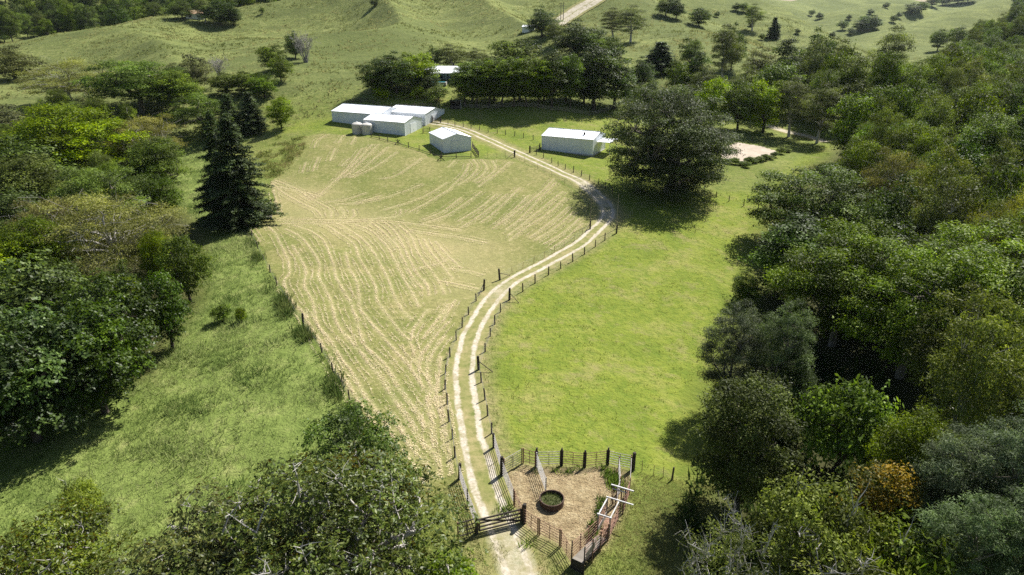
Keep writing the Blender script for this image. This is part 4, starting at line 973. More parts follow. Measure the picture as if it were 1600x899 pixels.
def conifer(key, H, Rc, seed, n_tier=26):
    rs = np.random.RandomState(seed); P, Nn, Dn, ids = [], [], [], []; mb = MB(); mb.tube([(0, 0, -.5), (0, 0, H * .5), (0, 0, H)], [.42, .25, .03], 8, False); k = 0
    for i in range(n_tier):
        t = (i + .5) / n_tier; z = .6 + (H - .6) * t; rr = Rc * (1 - t) ** .75 * rs.uniform(.85, 1.1) + .25; nb = int(6 + 9 * (1 - t))
        for b in range(nb):
            a = 2 * math.pi * (b + rs.rand() * .7) / nb; r1 = rr * rs.uniform(.55, 1.22); z = .6 + (H - .6) * min(.99, max(.01, t + rs.uniform(-.6, .6) / n_tier)); tip = np.array([math.cos(a) * r1, math.sin(a) * r1, z - rs.uniform(.08, .34) * r1 + .1])
            mb.tube([(0, 0, z), tuple(tip * np.array([.5, .5, 1]) + np.array([0, 0, .1 * r1])), tuple(tip)], [.06, .045, .015], 4, False)
            m = int(22 + 34 * r1); s = rs.uniform(.25, 1.05, m); p = np.stack([tip[0] * s, tip[1] * s, z + (tip[2] - z) * s], 1) + rs.randn(m, 3) * np.array([.24, .24, .16])
            out = np.array([math.cos(a), math.sin(a), -.1]); P.append(p); Nn.append(np.array([0, 0, 1.]) + .55 * rs.randn(m, 3) + out * .3); Dn.append(np.tile(out, (m, 1)) + .5 * rs.randn(m, 3)); ids.append(np.full(m, k)); k += 1
    P, Nn, Dn, ids = np.vstack(P), np.vstack(Nn), np.vstack(Dn), np.concatenate(ids); n = len(P)
    V = quads(P, Nn, rs.uniform(.35, .75, n), rs.uniform(.12, .24, n), rs, Dn)
    cr = mesh_np('conifer_crown', V, np.arange(n * 4).reshape(-1, 4), [LM['con']], attrs={'rnd': ('FACE', rs.rand(n)), 'clump': ('FACE', rs.rand(k)[ids])})
    PROTO[key] = ('conifer', H, Rc, mb.mesh('conifer_trunk', BARK_D, True), cr, None)
conifer('con', 20, 5.5, 31); conifer('con2', 12, 3.4, 32, 20)
def bare(key, H, Rc, seed):
    rs = np.random.RandomState(seed); mb = MB()
    for i in range(26):
        a = rs.rand() * 6.28; tip = Vector((math.cos(a) * Rc * rs.rand() ** .5, math.sin(a) * Rc * rs.rand() ** .5, H * rs.uniform(.6, 1))); pts = bend((rs.randn() * .3, rs.randn() * .3, -.2), tip, rs, .08); mb.tube(pts, [.09, .07, .05, .035, .012], 5, False)
        for _ in range(9):
            q = pts[rs.randint(2, 5)]; e = q + Vector(rs.randn(3)) * .8 + Vector((0, 0, .7)); mb.tube(bend(q, e, rs, .1, 2), [.035, .025, .01], 4, False)
            for _ in range(3): f = e + Vector(rs.randn(3)) * .35; mb.tube([q.lerp(e, .6), f], [.02, .008], 3, False)
    PROTO[key] = ('bare_shrub', H, Rc, mb.mesh('bare_shrub_trunk', bark_mat('grey_twigs', (.22, .20, .18), (.36, .34, .32)), True), None, None)
bare('bare', 7, 4, 41)
PLACED = []
_tr = random.Random(99)
def plant(key, x, y, H, Rr, label, group=None, zoff=0.0, cat=None):
    kind, H0, R0, trunk, crown, deadm = PROTO[key]; z = hz(x, y) + zoff
    t = thing(kind, label, cat or ('bush' if 'bush' in kind or 'shrub' in kind else 'tree'), (x, y, z), _tr.uniform(0, 6.28), group); t.scale = (Rr / R0, Rr / R0, H / H0)
    link('trunk', trunk, t)
    if crown: link('crown', crown, t)
    if deadm: link('bare_branches', deadm, t, kind='stuff')
    PLACED.append((x, y, Rr)); return t
def T(key, px, top, base, w, label, group=None):
    g = on_ground(px, base); tp = at_depth(px, top, g[1]); d = math.sqrt(g[0] ** 2 + g[1] ** 2 + (CAM_H - g[2]) ** 2)
    return plant(key, g[0], g[1], max(1.2, tp[2] - g[2]), w / 2 * d / FPX, label, group)
# --- foreground
plant('fig', -12.2, 36.3, 13.4, 10.2, 'huge fig tree with bare white twigs filling the bottom centre left')
plant('fig2', -20.6, 35.0, 10.6, 8.0, 'lower fig tree at the left side of the huge fig')
plant('figdark', -13.4, 46.5, 11.0, 4.6, 'dark green tree rising behind the huge fig beside the hay field')
plant('figdark', -9.6, 45.0, 7.0, 2.6, 'small dark tree behind the right side of the huge fig')
plant('fig2', -33.4, 36.8, 10.4, 6.8, 'dark fig tree cut off by the bottom left corner')
plant('yell', -36.5, 46.5, 6.5, 2.2, 'yellow green bush at the left edge above the corner fig')
plant('bush', -5.0, 37.0, 4.5, 2.4, 'green bush under the right edge of the huge fig')
# --- left side
T('con', 353, 174, 342, 68, 'left one of the two tallest dark conifers by the hay field'); T('con', 379, 178, 348, 102, 'broad dark conifer standing in front, at the corner of the hay field')
T('con2', 364, 146, 216, 40, 'slim dark conifer behind the two big conifers, left one'); T('con2', 396, 143, 207, 42, 'slim dark conifer behind the two big conifers, right one')
T('roundb', 440, 150, 201, 42, 'round bright green tree right of the slim conifers')
T('spread', 320, 134, 217, 106, 'low spreading dark tree with crooked trunk left of the conifers')
T('canopy', 222, 79, 176, 141, 'wide umbrella crowned tree on the left hillside'); T('canopy2', 278, 109, 180, 82, 'canopy tree just right of the wide umbrella crowned tree')
T('olive', 112, 85, 164, 122, 'thin feathery tree left of the wide umbrella crowned tree'); T('brown', 24, 67, 126, 73, 'rounded olive brown tree at the left edge below the ridge')
T('canopyb', 130, 140, 290, 177, 'large tree with bright yellow green top in the left wood'); T('olive', 235, 169, 270, 106, 'light feathery tree right of the bright topped tree'); T('canopy2', 256, 212, 310, 100, 'leafy tree with drooping crown beside the meadow at left')
T('dark', 25, 185, 335, 159, 'large dark tree at the left edge below the hillside'); T('brown', 8, 160, 222, 106, 'olive brown bush at the left edge above the large dark tree')
T('brown', 306, 80, 143, 63, 'brown green upright tree on the lower left hill'); T('brown', 275, 96, 130, 37, 'low brown bush left of the brown green upright tree'); T('bare', 343, 92, 120, 30, 'grey bare bush right of the brown green upright tree')
gl = 'round green trees in the left gully'
for a, lab in (((353,112,150,42), 'round tree at the lower left end of the gully line'), ((381,110,149,40), 'round tree in the middle of the lower gully line'), ((414,116,153,46), 'round tree at the right end of the lower gully line'), ((405,112,140,30), 'small round tree tucked between the lower gully trees'), ((428,68,112,42), 'round tree at the upper gully on the hill'), ((440,86,128,36), 'small round tree just below the upper gully tree')): T('round', *a, lab, gl)
T('dark', 462, 46, 92, 30, 'dark upright tree at the top of the gully'); T('bare', 478, 56, 98, 36, 'grey bare shrub at the top of the gully')
T('olive', 195, 282, 440, 200, 'wide light olive feathery tree in the left wood'); T('olive', 110, 300, 425, 130, 'olive feathery tree left of the wide one'); T('round', 298, 362, 472, 72, 'broadleaf tree at the meadow edge right of the feathery trees')
T('dark', 20, 285, 420, 120, 'dark tree at the left edge above the big leaved trees'); T('roundb', 25, 375, 490, 90, 'bright green tree at the left edge among dark ones'); T('canopy2', 75, 340, 470, 120, 'canopy tree between the feathery trees and the left edge')
T('canopy', 175, 240, 370, 120, 'tree behind the feathery trees at the left meadow'); T('canopy2', 60, 240, 360, 120, 'tree behind the dark left edge tree')
gb = 'big leaved dark trees at the left meadow edge'
for a, lab in (((-5,410,600,150), 'big leaved dark tree at the left frame edge, uppermost'), ((95,405,590,160), 'big leaved dark tree in the upper middle of the left clump'), ((190,425,590,130), 'big leaved dark tree at the upper right of the left clump'), ((60,470,690,175), 'big leaved dark tree lowest in the left clump'), ((165,475,645,150), 'big leaved dark tree at the lower right of the left clump'), ((-40,520,735,170), 'big leaved dark tree in the lower left corner of the clump'), ((270,420,545,70), 'small big leaved tree at the right tip of the left clump')): T('bigleaf' if len(lab) % 2 else 'bigleaf2', *a, lab, gb)
for a, lab in (((348,478,502,30), 'dark shrub alone in the left meadow'), ((378,482,502,18), 'small shrub right of the meadow shrub'), ((325,200,222,18), 'small shrub near the slim conifers')): T('bush', *a, lab)
# ridge
for k, a, lab in (('dark', (345,-6,40,52), 'dark ridge tree right of the tiny cottage'), ('gum', (322,-4,36,30), 'tall ridge tree beside the tiny cottage'), ('dark', (366,6,40,24), 'small dark tree at the right end of the ridge clump'), ('dark', (285,-2,30,34), 'dark tree left of the tiny cottage'), ('round', (410,11,22,8), 'tiny lone tree on the left ridge'), ('dark', (585,-4,10,14), 'small dark bush at the top of the centre hill')): T(k, *a, lab)
# --- house garden
gr = 'row of trunked trees in front of the farm house'
for i, (px, tp, bs, w) in enumerate([(727,100,166,40),(745,96,167,42),(764,94,166,44),(784,93,167,44),(803,92,167,44),(822,92,167,44),(841,94,168,44)]):
    T('hedge', px, tp - 4, bs, w * 1.3, 'tree number %s from the left in the clipped row before the house' % ('one two three four five six seven'.split()[i]), gr)
for k, a, lab in (('dark2', (862,82,168,52), 'tall dark tree at the right end of the house row'), ('hedge', (891,86,170,36), 'slender tree right of the tall dark row tree'), ('dark2', (928,72,172,72), 'broad tall dark tree above the grey rail fence'), ('dark2', (960,78,170,60), 'dark tree behind the big spreading tree'),
    ('dark', (590,92,146,48), 'dark tree at the left end of the house garden'), ('dark', (620,80,145,60), 'largest dark tree left of the house'), ('roundb', (648,84,138,60), 'bright green tree left of the white roof'), ('dark', (668,106,146,40), 'dark tree just left of the white roof'), ('brown', (608,86,132,40), 'brownish tree behind the garden trees'), ('dark', (676,72,112,28), 'small dark tree behind the left of the house'),
    ('gum2', (708,68,112,52), 'grey green tree behind the house, left one'), ('gum2', (746,74,112,34), 'small grey green tree behind the house'), ('round', (805,60,112,66), 'round tree behind the right of the house row'), ('bush', (597,138,156,22), 'yellowish garden bush near the far rail fence'), ('bush', (652,136,156,20), 'garden bush above the rail fence, left'), ('bush', (682,138,160,30), 'garden bush above the rail fence, right'), ('bush', (632,146,156,14), 'low round garden bush'),
    ('dark', (847,10,58,46), 'dark round tree beside the white utility hut'), ('gum2', (868,34,72,34), 'grey green tree right of the utility hut'), ('dark', (903,30,92,72), 'dark tree at the foot of the hill road'), ('round', (928,48,98,44), 'green tree right of the dark hill road tree'), ('round', (948,58,104,40), 'green tree below the hill road, right end'),
    ('gum', (958,14,62,42), 'left of the twin grey trees on the hill right of the road'), ('gum', (985,10,66,44), 'right of the twin grey trees on the hill right of the road'), ('con2', (1030,68,112,48), 'bushy grey conifer above the big spreading tree'), ('dark', (1040,-6,26,26), 'dark hilltop tree, left of a pair'), ('dark', (1056,-4,30,24), 'dark hilltop tree, right of a pair'), ('round', (1092,14,42,30), 'lone round tree on the right hill slope'), ('gum', (1175,8,48,28), 'lone upright tree on the right hill spur'), ('con2', (1208,30,60,16), 'tiny dark conifer on the right hill spur')): T(k, a[0], a[1] - 3, a[2], a[3] * 1.2, lab)
for i, (px, tp, bs, w) in enumerate([(738,94,158,52),(772,90,157,54),(812,90,157,56),(850,86,158,56),(884,84,160,54),(912,80,162,56)]): T('dark' if i % 2 else 'dark2', px, tp, bs, w, '%s dark tree from the left close behind the house row' % 'first second third fourth fifth sixth'.split()[i], 'dark trees behind the house row')
# --- the big tree and the right side
T('big', 1044, 108, 300, 222, 'giant spreading tree beside the driveway bend')
for k, a, lab in (('gum', (1128,36,135,56), 'tall dark clumpy tree behind the giant spreading tree'), ('dark', (1142,32,110,40), 'dark tree behind the tall clumpy tree'), ('round', (1076,56,110,34), 'round tree above the right of the giant tree'), ('dark', (1012,120,175,50), 'dark tree behind the left of the giant tree'),
    ('dark', (1000,86,140,44), 'dark tree above the left shoulder of the giant tree'), ('round', (1060,92,150,48), 'green tree above the middle of the giant tree'), ('dark2', (1086,78,150,40), 'narrow dark tree above the right shoulder of the giant tree'), ('gum2', (1180,66,150,52), 'clumpy tree below the lone upright spur tree'), ('dark2', (1222,58,150,50), 'narrow dark tree below the tiny spur conifer'), ('gum2', (1100,96,170,50), 'clumpy tree behind the left end of the arena row'),
    ('roundb', (1110,118,200,64), 'leafy tree left end of the row behind the arena'), ('round', (1152,120,203,62), 'leafy tree in the row behind the arena, second'), ('roundb', (1192,122,207,66), 'leafy tree in the row behind the arena, third'), ('gum', (1232,118,214,62), 'pale trunked tree in the row behind the arena, fourth'), ('gum', (1276,128,224,64), 'pale trunked tree at the right end of the arena row'),
    ('round', (1212,88,178,78), 'domed pale tree above the arena row'), ('gum2', (1160,96,170,56), 'grey green tree above the left of the arena row'), ('dark', (1264,38,150,58), 'dark tall tree left on the forest skyline'), ('gum2', (1298,50,150,56), 'green tree right of the dark skyline tree'), ('gum', (1374,38,170,66), 'tallest pale gum in the middle of the forest'), ('con', (1412,138,215,30), 'narrow dark conifer standing in the right forest'), ('brown', (1388,150,215,40), 'brownish tree left of the narrow dark conifer'),
    ('round', (1464,44,80,26), 'round tree at the far paddock, left of the pair'), ('round', (1492,40,78,26), 'round tree at the far paddock, right of the pair'),
    ('canopy', (1245,238,390,170), 'umbrella tree reaching over the paddock at the forest edge'), ('dark', (1162,418,476,44), 'dark rounded bush at the paddock edge'), ('canopy', (1300,325,540,200), 'layered canopy tree above the dark hollow'), ('canopy', (1405,340,590,210), 'layered canopy tree right of the dark hollow'), ('canopy', (1510,330,570,220), 'wide layered canopy tree at the right middle'), ('canopy2', (1600,400,640,200), 'canopy tree at the right frame edge, middle height'),
    ('dark2', (1235,335,470,130), 'canopy tree at the paddock side of the dark hollow'), ('gum2', (1455,430,660,130), 'grey trunked tree in front of the layered canopies'),
    ('wisp', (1132,458,655,110), 'grey needle leaved tree at the paddock edge, left of two'), ('wisp', (1205,455,668,108), 'grey needle leaved tree at the paddock edge, right of two'), ('olivet', (1150,568,800,165), 'olive tree casting its shadow beside the cattle yard'), ('gold', (1345,722,890,120), 'golden orange tipped tree near the bottom right'),
    ('yell', (1255,770,940,170), 'yellow green bush left of the golden tree'), ('yell', (1330,830,985,150), 'yellow green bush below the golden tree'), ('wisp', (1440,650,900,130), 'grey green tree just right of the golden tree'), ('wisp', (1520,630,905,140), 'grey green tree second to the right of the golden tree'), ('wisp', (1600,600,880,150), 'tall grey green tree at the lower right edge'), ('canopy2', (1400,640,850,130), 'green tree behind the golden tree'), ('bush', (1300,600,740,120), 'leafy bush in the dark hollow'), ('yell', (1380,660,800,70), 'yellow topped shrub behind the golden tree'),
    ('deadtop', (1115,800,985,130), 'half bare tree with grey twigs at the bottom edge'), ('deadtop', (1270,860,1010,180), 'half bare shrub along the bottom edge right'), ('bush', (1410,820,980,160), 'bush at the bottom edge below the grey green tree'), ('wisp', (1570,740,1000,160), 'grey green tree in the bottom right corner'), ('wisp', (1470,760,1000,140), 'grey green tree at the bottom edge left of the corner'), ('dark', (1230,560,690,90), 'dark tree behind the olive tree')): T(k, *a, lab)
_o = 'first second third fourth fifth sixth seventh eighth ninth tenth eleventh twelfth thirteenth fourteenth fifteenth sixteenth seventeenth eighteenth nineteenth'.split()
ORD = ['nearest'] + _o[1:] + [t + ('-' + u if u else 'ieth'[0:0]) for t in ('twenty', 'thirty', 'forty', 'fifty', 'sixty') for u in [''] + _o[:9]]
ORD = [q[:-1] + 'ieth' if q in ('twenty', 'thirty', 'forty', 'fifty', 'sixty') else q for q in ORD]
# shrubs round the arena
for i, (px, py) in enumerate([(1132,254),(1140,256),(1149,257),(1158,258),(1166,262),(1170,256),(1178,255),(1186,253),(1194,251),(1202,249),(1210,246),(1220,241),(1230,238)]):
    g = on_ground(px, py); plant('bush', g[0], g[1], 1.0 + .35 * (i % 3), 1.15 + .2 * (i % 2), 'low dark shrub bordering the sand arena, %s planted from the left' % (['first'] + _o[1:])[i], 'shrubs bordering the sand arena')
# --- woods: every tree on its own
WOODS = []
def wood(poly, n, spac, kinds, hrange, group, seed, near=True):
    rs = np.random.RandomState(seed); P = np.array(poly); lo, hi = P.min(0), P.max(0); c = rs.uniform(lo, hi, (n * 40, 2)); ok = poly_mask(P, c[:, 0], c[:, 1]) > 0; c = c[ok]; hts = height(c[:, 0], c[:, 1]); got = 0; pl = np.array(PLACED)
    for (x, y), z in zip(c, hts):
        if got >= n: break
        dep = y * CT - (z + 6 - CAM_H) * ST; px = 800 + FPX * x / dep
        if px > 1720 or px < -120: continue
        pr = np.array(PLACED); d = np.hypot(pr[:, 0] - x, pr[:, 1] - y)
        sp = spac(y) * rs.uniform(.8, 1.15)
        if group.startswith('trees of the right'):
            tpz = z + hrange[1] - 1.5; dd_ = y * CT + (CAM_H - tpz) * ST; tpy = 449.5 - FPX * (y * ST - (CAM_H - tpz) * CT) / dd_
            if tpy < np.interp(px, [1180, 1300, 1340, 1420, 1480, 1520, 1545, 1600], [62, 58, 78, 80, 60, 26, 2, -60]): continue
        if (d < np.maximum(sp, 0) * .5 + pr[:, 2] * .55).any(): continue
        k, lab = kinds[rs.choice(len(kinds), p=np.array([q[2] for q in kinds]) / sum(q[2] for q in kinds))][:2]; h = rs.uniform(*hrange) * (1.15 if k.startswith('gum') else 1); R0 = PROTO[k][2]; H0 = PROTO[k][1]
        WOODS.append(plant(k, x, y, h, min(h * R0 / H0 * rs.uniform(.60, .88), sp * .95), lab, group)); got += 1
    return got
KR = [('canopy', 'layered canopy tree in the dense wood on the right', 4), ('canopy2', 'layered canopy tree in the dense wood on the right', 4), ('canopyb', 'yellow green canopy tree in the dense wood on the right', 2.0), ('dark', 'dark dense crowned tree in the wood on the right', 1.6), ('round', 'low rounded tree in the dense wood on the right', 1.5), ('gum2', 'grey green clumpy tree in the dense wood on the right', 2.4), ('gum', 'tall pale trunked gum in the dense wood on the right', .8), ('olive', 'feathery olive tree in the dense wood on the right', .5), ('brown', 'brownish tree in the dense wood on the right', .2)]
W1 = gpoly([(1390,760),(1370,620),(1350,520),(1345,420),(1320,330),(1330,250),(1345,215),(1700,215),(1900,420),(1900,760),(1500,760)])
W2 = gpoly([(1345,228),(1290,205),(1200,178),(1100,172),(1085,140),(1120,108),(1230,86),(1300,84),(1420,88),(1500,76),(1640,76),(1760,150),(1760,230)])
n1 = wood(W1, 130, lambda y: 7.4, KR, (13, 21), 'trees of the right hand wood', 51)
n2 = wood(W2, 330, lambda y: 8.6, KR, (13, 23), 'trees of the right hand wood', 52)
W3 = [(240, 300), (330, 330), (370, 430), (400, 560), (460, 680), (560, 830), (780, 830), (760, 640), (560, 420), (420, 300), (300, 220)]
n3 = wood(W3, 200, lambda y: 12, KR, (13, 20), 'trees of the right hand wood', 53)
KL = [('dark', 'dark forest tree on the far left hill behind the ridge', 6), ('dark2', 'dark forest tree on the far left hill behind the ridge', 4), ('canopy', 'green forest tree on the far left hill behind the ridge', 4), ('canopy2', 'green forest tree on the far left hill behind the ridge', 4), ('round', 'rounded forest tree on the far left hill behind the ridge', 2)]
W4 = [(-480, 360), (-330, 400), (-250, 432), (-160, 462), (-120, 560), (-240, 640), (-480, 600)]
n4 = wood(W4, 260, lambda y: 8.5, KL, (15, 23), 'forest trees behind the left ridge', 54)
W5 = gpoly([(-40,700),(200,600),(290,470),(250,330),(235,250),(200,190),(90,200),(-60,260)])
n5 = wood(W5, 45, lambda y: 6.5, [('canopy2', 'green tree in the thick of the left wood', 3), ('dark', 'dark tree in the thick of the left wood', 2), ('canopy', 'green tree in the thick of the left wood', 2)], (8, 13), 'trees in the thick of the left wood', 55)
# every wood tree is told apart by the nearest thing one can find in the picture
MARKS = [('giant spreading tree', 1046, 205), ('sand arena', 1170, 240), ('tallest pale gum', 1374, 100), ('narrow dark conifer', 1412, 175), ('golden tipped tree', 1345, 770), ('olive tree by the yard', 1150, 680), ('grey needle trees', 1170, 550), ('far paddock pair', 1478, 62), ('domed pale tree', 1212, 130), ('layered canopies', 1405, 450), ('wide canopy', 1510, 430), ('umbrella edge tree', 1245, 300), ('lower right corner', 1590, 860), ('upper right corner', 1590, 20), ('dark hollow', 1290, 470), ('arena tree row', 1195, 165), ('skyline trees', 1280, 95), ('right edge middle', 1590, 430), ('upper right edge', 1590, 230),
         ('tiny cottage', 305, 25), ('top left corner', 10, 10), ('left edge below the ridge', 10, 90), ('conifers', 370, 250), ('bright topped tree', 130, 200), ('feathery trees', 190, 350), ('big leaved clump', 110, 560)]
_by = {}
for t in WOODS:
    x, y, z = t.location; z += 8; dep = y * CT + (CAM_H - z) * ST; px, py = 800 + FPX * x / dep, 449.5 - FPX * (y * ST - (CAM_H - z) * CT) / dep
    m = min(MARKS, key=lambda q: (q[1] - px) ** 2 + (q[2] - py) ** 2); dx, dy = px - m[1], py - m[2]
    an = math.degrees(math.atan2(dy, dx)) % 360; rel = ['right of', 'below right of', 'below', 'below left of', 'left of', 'above left of', 'above', 'above right of'][int((an + 22.5) // 45) % 8]
    _by.setdefault((t['label'].split(' in ')[0].split(' on ')[0], rel, m[0]), []).append((dx * dx + dy * dy, t))
for (kl, rel, mk), v in _by.items():
    v.sort(key=lambda q: q[0])
    for i, (_, t) in enumerate(v):
        where = 'left wood' if 'left' in t['group'] else 'right wood'
        t['label'] = '%s, %s, %s one %s the %s' % (kl, where, ORD[min(i, 60)], rel, mk)
# scattered trees on the far hills
far = [(1190,62,11),(1215,46,10),(1246,52,9),(1268,24,10),(1280,29,12),(1300,58,10),(1316,46,16),(1330,53,12),(1345,48,24),(1356,47,28),(1366,44,20),(1360,22,10),(1396,34,12),(1404,27,10),(1425,21,20),(1440,18,18),(1326,30,9),(1174,40,10),(1456,10,20),(1472,8,24),(1496,5,22),(1512,3,22),(1120,26,10),(1150,16,14),(1162,18,16),(1172,21,12),(1384,12,10)]
for i, (px, py, w) in enumerate(far): T('dark' if i % 3 else 'round', px, py - w * .9, py + 1, w, 'small dark tree on the far grassy hills, %s from the left' % (['first'] + ORD[1:])[sorted(far).index((px, py, w))], 'trees dotted on the far hills')
# ================================================================== GRASS
def blades(P, hgt, wid, m, spread, lean, rs):
    """m single-triangle blades around every tuft point"""
    n = len(P); ids = np.repeat(np.arange(n), m); k = len(ids); a = rs.rand(k) * 6.283; r = spread * rs.rand(k) ** .5
    b = np.stack([P[ids, 0] + np.cos(a) * r * hgt[ids], P[ids, 1] + np.sin(a) * r * hgt[ids]], 1); z = height(b[:, 0], b[:, 1]) - .02
    h = hgt[ids] * rs.uniform(.55, 1.15, k); w = wid * hgt[ids] * rs.uniform(.6, 1.4, k); t = rs.rand(k) * 6.283; an = a + rs.randn(k) * .6; ln = lean * h * rs.uniform(.3, 1.2, k)
    V = np.empty((k, 3, 3)); V[:, 0] = np.stack([b[:, 0] - np.cos(t) * w, b[:, 1] - np.sin(t) * w, z], 1); V[:, 1] = np.stack([b[:, 0] + np.cos(t) * w, b[:, 1] + np.sin(t) * w, z], 1)
    V[:, 2] = np.stack([b[:, 0] + np.cos(an) * ln, b[:, 1] + np.sin(an) * ln, z + h], 1)
    return V.reshape(-1, 3), ids
def grass(name, label, P, hgt, wid, m, spread, lean, mat, seed, patch=8.0):
    rs = np.random.RandomState(seed); V, ids = blades(P, hgt, wid, m, spread, lean, rs); n = len(V) // 3
    ck = np.clip(.5 + 1.3 * vnoise(P[:, 0], P[:, 1], patch, seed) + .25 * rs.randn(len(P)), 0, 1)
    return link(name, mesh_np(name, V, np.arange(n * 3).reshape(-1, 3), [mat], attrs={'rnd': ('FACE', rs.rand(n)), 'clump': ('FACE', ck[ids])}), None, kind='stuff', label=label, category='grass')
def scatter(poly, n, rs, soft=0, gate=None):
    P = np.array(poly); c = rs.uniform(P.min(0), P.max(0), (n, 2)); k = poly_mask(P, c[:, 0], c[:, 1]) > 0; c = c[k]
    dep = c[:, 1] * CT + (CAM_H - 1) * ST; px = 800 + FPX * c[:, 0] / dep; py = 449.5 - FPX * (c[:, 1] * ST - (CAM_H - 1) * CT) / dep
    c = c[(px > -30) & (px < 1630) & (py < 930)]
    if gate is not None: c = c[rs.rand(len(c)) < gate(c)]
    return c
def grass_mat(name, a, b, c_, tr=.4):
    m, nt = new_mat(name); r, k = attr(nt, 'rnd'), attr(nt, 'clump')
    c = ramp(nt, mth(nt, 'ADD', mth(nt, 'MULTIPLY', k, .65), mth(nt, 'MULTIPLY', r, .35)), [(.12, a), (.5, b), (.85, c_)])
    d = N(nt, 'ShaderNodeBsdfDiffuse'); L(nt, c, d.inputs[0]); t = N(nt, 'ShaderNodeBsdfTranslucent'); L(nt, c, t.inputs[0]); ms = N(nt, 'ShaderNodeMixShader'); ms.inputs[0].default_value = tr; o = N(nt, 'ShaderNodeOutputMaterial')
    L(nt, d.outputs[0], ms.inputs[1]); L(nt, t.outputs[0], ms.inputs[2]); L(nt, ms.outputs[0], o.inputs[0]); return m
rsG = np.random.RandomState(77)
GM_mead = grass_mat('meadow_grass', (.13, .195, .048), (.235, .30, .09), (.39, .42, .175), .5)
c = scatter(POLY_MEADOW, 70000, rsG, gate=lambda c: np.clip(.62 + .9 * vnoise(c[:, 0], c[:, 1], 5, 21), .25, 1))
grass('meadow_grass', 'long rough green grass of the meadow left of the hay field', c, (.30 + .5 * np.clip(vnoise(c[:, 0], c[:, 1], 4, 22) + .5, 0, 1) ** 2 + .22 * rsG.rand(len(c))), .07, 7, .7, .75, GM_mead, 1, 5.0)
GM_lawn = grass_mat('paddock_grass', (.13, .175, .026), (.20, .245, .04), (.31, .31, .085), .45)
c = scatter(POLY_LAWN, 60000, rsG, gate=lambda c: np.clip(.5 + 1.2 * vnoise(c[:, 0], c[:, 1], 3, 23), .1, 1))
grass('paddock_grass', 'short bright green grass of the paddock right of the driveway', c, .09 + .20 * rsG.rand(len(c)) ** 2.5, .16, 4, 1.2, .6, GM_lawn, 2, 6.0)
c = scatter(POLY_LAWN, 9000, rsG, gate=lambda c: np.clip(2.2 * vnoise(c[:, 0], c[:, 1], 7, 35) + 1.2 * vnoise(c[:, 0], c[:, 1], 1.5, 36) - .35, 0, 1))
grass('paddock_weeds', 'darker weed clumps scattered over the green paddock', c, .14 + .22 * rsG.rand(len(c)), .10, 7, .9, .6, grass_mat('paddock_weeds', (.07, .115, .02), (.12, .175, .03), (.20, .235, .06), .4), 12, 3.0)
POLY_FRONT = gpoly([(640,760),(720,752),(752,830),(800,860),(770,899),(770,930),(560,930)]) 
c = np.vstack([scatter(POLY_FRONT, 5000, rsG), scatter(gpoly([(830,845),(895,895),(1000,740),(1120,760),(1020,930),(850,930)]), 12000, rsG)])
grass('roadside_grass', 'short olive grass round the gate and the cattle yard', c, .10 + .12 * rsG.rand(len(c)), .14, 4, 1.0, .6, grass_mat('verge_grass', (.13, .17, .035), (.21, .24, .06), (.33, .30, .12), .45), 3, 4.0)
GM_hill = grass_mat('hill_tussock', (.14, .165, .045), (.24, .25, .085), (.37, .345, .145), .45)
W_H = [(-420, 180), (-120, 175), (-60, 205), (-40, 215), (60, 235), (140, 260), (240, 330), (260, 470), (-420, 470)]
c = scatter(W_H, 60000, rsG, gate=lambda c: np.clip(.45 + 1.5 * vnoise(c[:, 0], c[:, 1], 11, 24), .03, 1)); c = c[poly_mask(POLY_PADDOCK, c[:, 0], c[:, 1]) == 0]
grass('hill_tussocks', 'rough tussock grass on the grazed hills', c, .35 + .5 * rsG.rand(len(c)), .30, 5, 1.3, .7, GM_hill, 4, 20.0)
c = scatter(POLY_BANK, 2600, rsG, gate=lambda c: np.clip(.3 + 1.6 * vnoise(c[:, 0], c[:, 1], 3, 29), 0, 1))
grass('bank_grass', 'rough grass on the bank above the big conifers', c, .3 + .5 * rsG.rand(len(c)), .10, 7, .8, .7, grass_mat('bank_grass', (.11, .14, .03), (.20, .215, .055), (.31, .27, .11), .45), 5, 3.0)
c = scatter(POLY_FIELD, 34000, rsG, gate=lambda c: np.clip(.5 + 1.2 * vnoise(c[:, 0], c[:, 1], 2, 25), .05, 1))
grass('field_stubble', 'short cut stubble between the rows of hay', c, .06 + .09 * rsG.rand(len(c)), .18, 3, 1.2, .7, grass_mat('stubble', (.125, .15, .04), (.20, .205, .066), (.30, .265, .115), .4), 6, 6.0)
# tall grass along the field fence
fl = spline([on_ground(*p) for p in [(384,352),(403,389),(433,447),(474,509),(503,551),(546,626),(600,712)]], .12); fl = np.repeat(fl, 4, 0) + rsG.randn(len(fl) * 4, 2) * np.array([.55, .4]) + np.array([-.7, -.3]); fl = fl[rsG.rand(len(fl)) < np.clip(.35 + 2 * vnoise(fl[:, 0], fl[:, 1], 3, 26), 0, 1)]
grass('fence_line_grass', 'tall dark grass grown up along the overgrown field fence', fl, .5 + .7 * rsG.rand(len(fl)), .06, 7, .5, .5, grass_mat('fence_grass', (.05, .085, .018), (.10, .15, .035), (.20, .23, .07), .45), 7, 2.0)
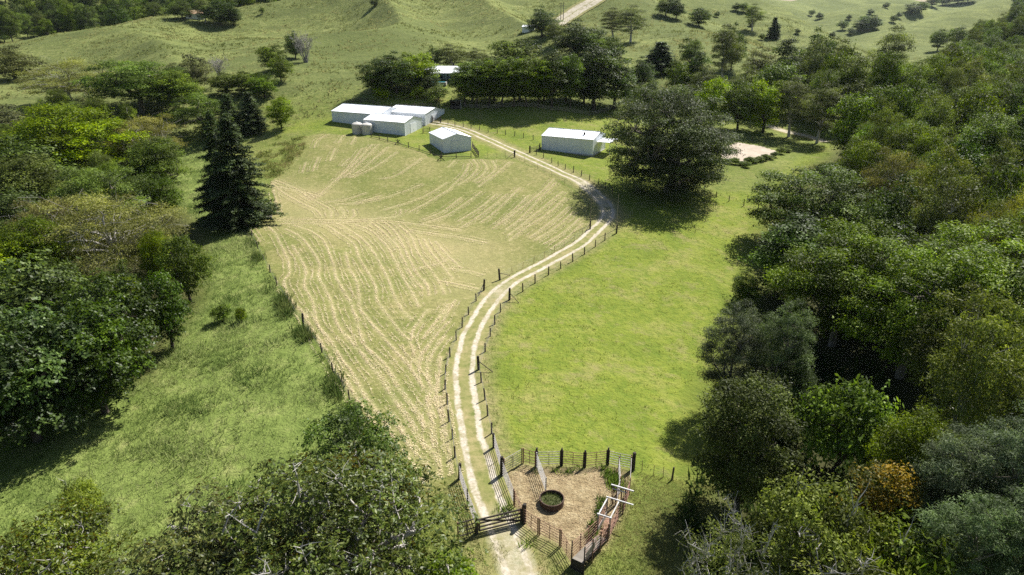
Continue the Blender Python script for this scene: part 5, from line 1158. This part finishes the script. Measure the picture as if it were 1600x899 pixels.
# yard: trampled hay and weeds
c = scatter(POLY_YARD, 16000, rsG, gate=lambda c: np.clip(.55 + 1.2 * vnoise(c[:, 0], c[:, 1], 1.6, 27), .1, 1))
V, Fq = flakes(np.c_[c, height(c[:, 0], c[:, 1])], rsG.uniform(.08, .26, len(c)), rsG.uniform(.02, .06, len(c)), .45, np.full(len(c), .01), rsG)
link('trampled_hay', mesh_np('trampled_hay', V, Fq, [straw_mat('trampled_hay', (.22, .15, .08), (.38, .28, .16), (.58, .46, .28))], attrs={'rnd': ('FACE', rsG.rand(len(Fq)))}), None, kind='stuff', label='trampled brown hay on the floor of the cattle yard', category='hay')
def weeds(pts, n, sd):
    q = np.array([on_ground(*p)[:2] for p in pts]); return q[rsG.randint(len(q), size=n)] + rsG.randn(n, 2) * sd
GM_weed = grass_mat('yard_weeds', (.05, .09, .014), (.12, .20, .025), (.25, .34, .05), .5)
c = np.vstack([weeds([(938,800),(940,790),(936,810),(941,782),(930,822)], 120, .16), weeds([(955,745),(960,752),(962,762),(958,756),(966,758)], 260, .32), weeds([(870,735),(880,736),(890,737),(905,735),(945,733),(948,735),(835,737)], 60, .25), weeds([(780,800),(795,803),(830,850)], 40, .4), weeds([(932,826),(928,835),(922,840)], 90, .2)])
grass('yard_weeds', 'green weeds growing along the cattle race and yard rails', c, .2 + .6 * rsG.rand(len(c)) ** 2, .06, 8, .45, .45, GM_weed, 8, 1.5)
a = rsG.rand(190) * 6.283; r = .9 * rsG.rand(190) ** .5; g = on_ground(862, 787); c = np.stack([g[0] + np.cos(a) * r, g[1] + np.sin(a) * r], 1)
o = grass('feeder_weeds', 'green weeds filling the round feeder ring', c, .15 + .28 * rsG.rand(190), .05, 6, .4, .5, grass_mat('ring_weeds', (.05, .075, .018), (.10, .14, .03), (.20, .23, .07), .4), 9, .7); o.location.z = .26
# undergrowth below the trees at the creek
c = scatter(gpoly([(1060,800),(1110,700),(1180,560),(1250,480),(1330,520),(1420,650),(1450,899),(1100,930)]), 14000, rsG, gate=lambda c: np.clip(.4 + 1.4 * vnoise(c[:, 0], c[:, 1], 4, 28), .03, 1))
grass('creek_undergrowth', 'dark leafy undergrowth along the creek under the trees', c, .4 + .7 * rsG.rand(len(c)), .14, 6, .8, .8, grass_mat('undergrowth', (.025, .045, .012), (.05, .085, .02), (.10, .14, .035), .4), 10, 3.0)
# ================================================================== AIR
hb_ = MB().box((0, 1650, 105), (5200, 3900, 250)); m_h, nt = new_mat('haze_air'); pv = N(nt, 'ShaderNodeVolumePrincipled'); oo = N(nt, 'ShaderNodeOutputMaterial')
pv.inputs['Color'].default_value = (.80, .90, 1, 1); pv.inputs['Density'].default_value = .000028; pv.inputs['Anisotropy'].default_value = .35
L(nt, pv.outputs[0], oo.inputs['Volume']); hz_o = hb_.obj('haze', m_h, None, kind='stuff', label='thin pale haze over the distant hills', category='haze')
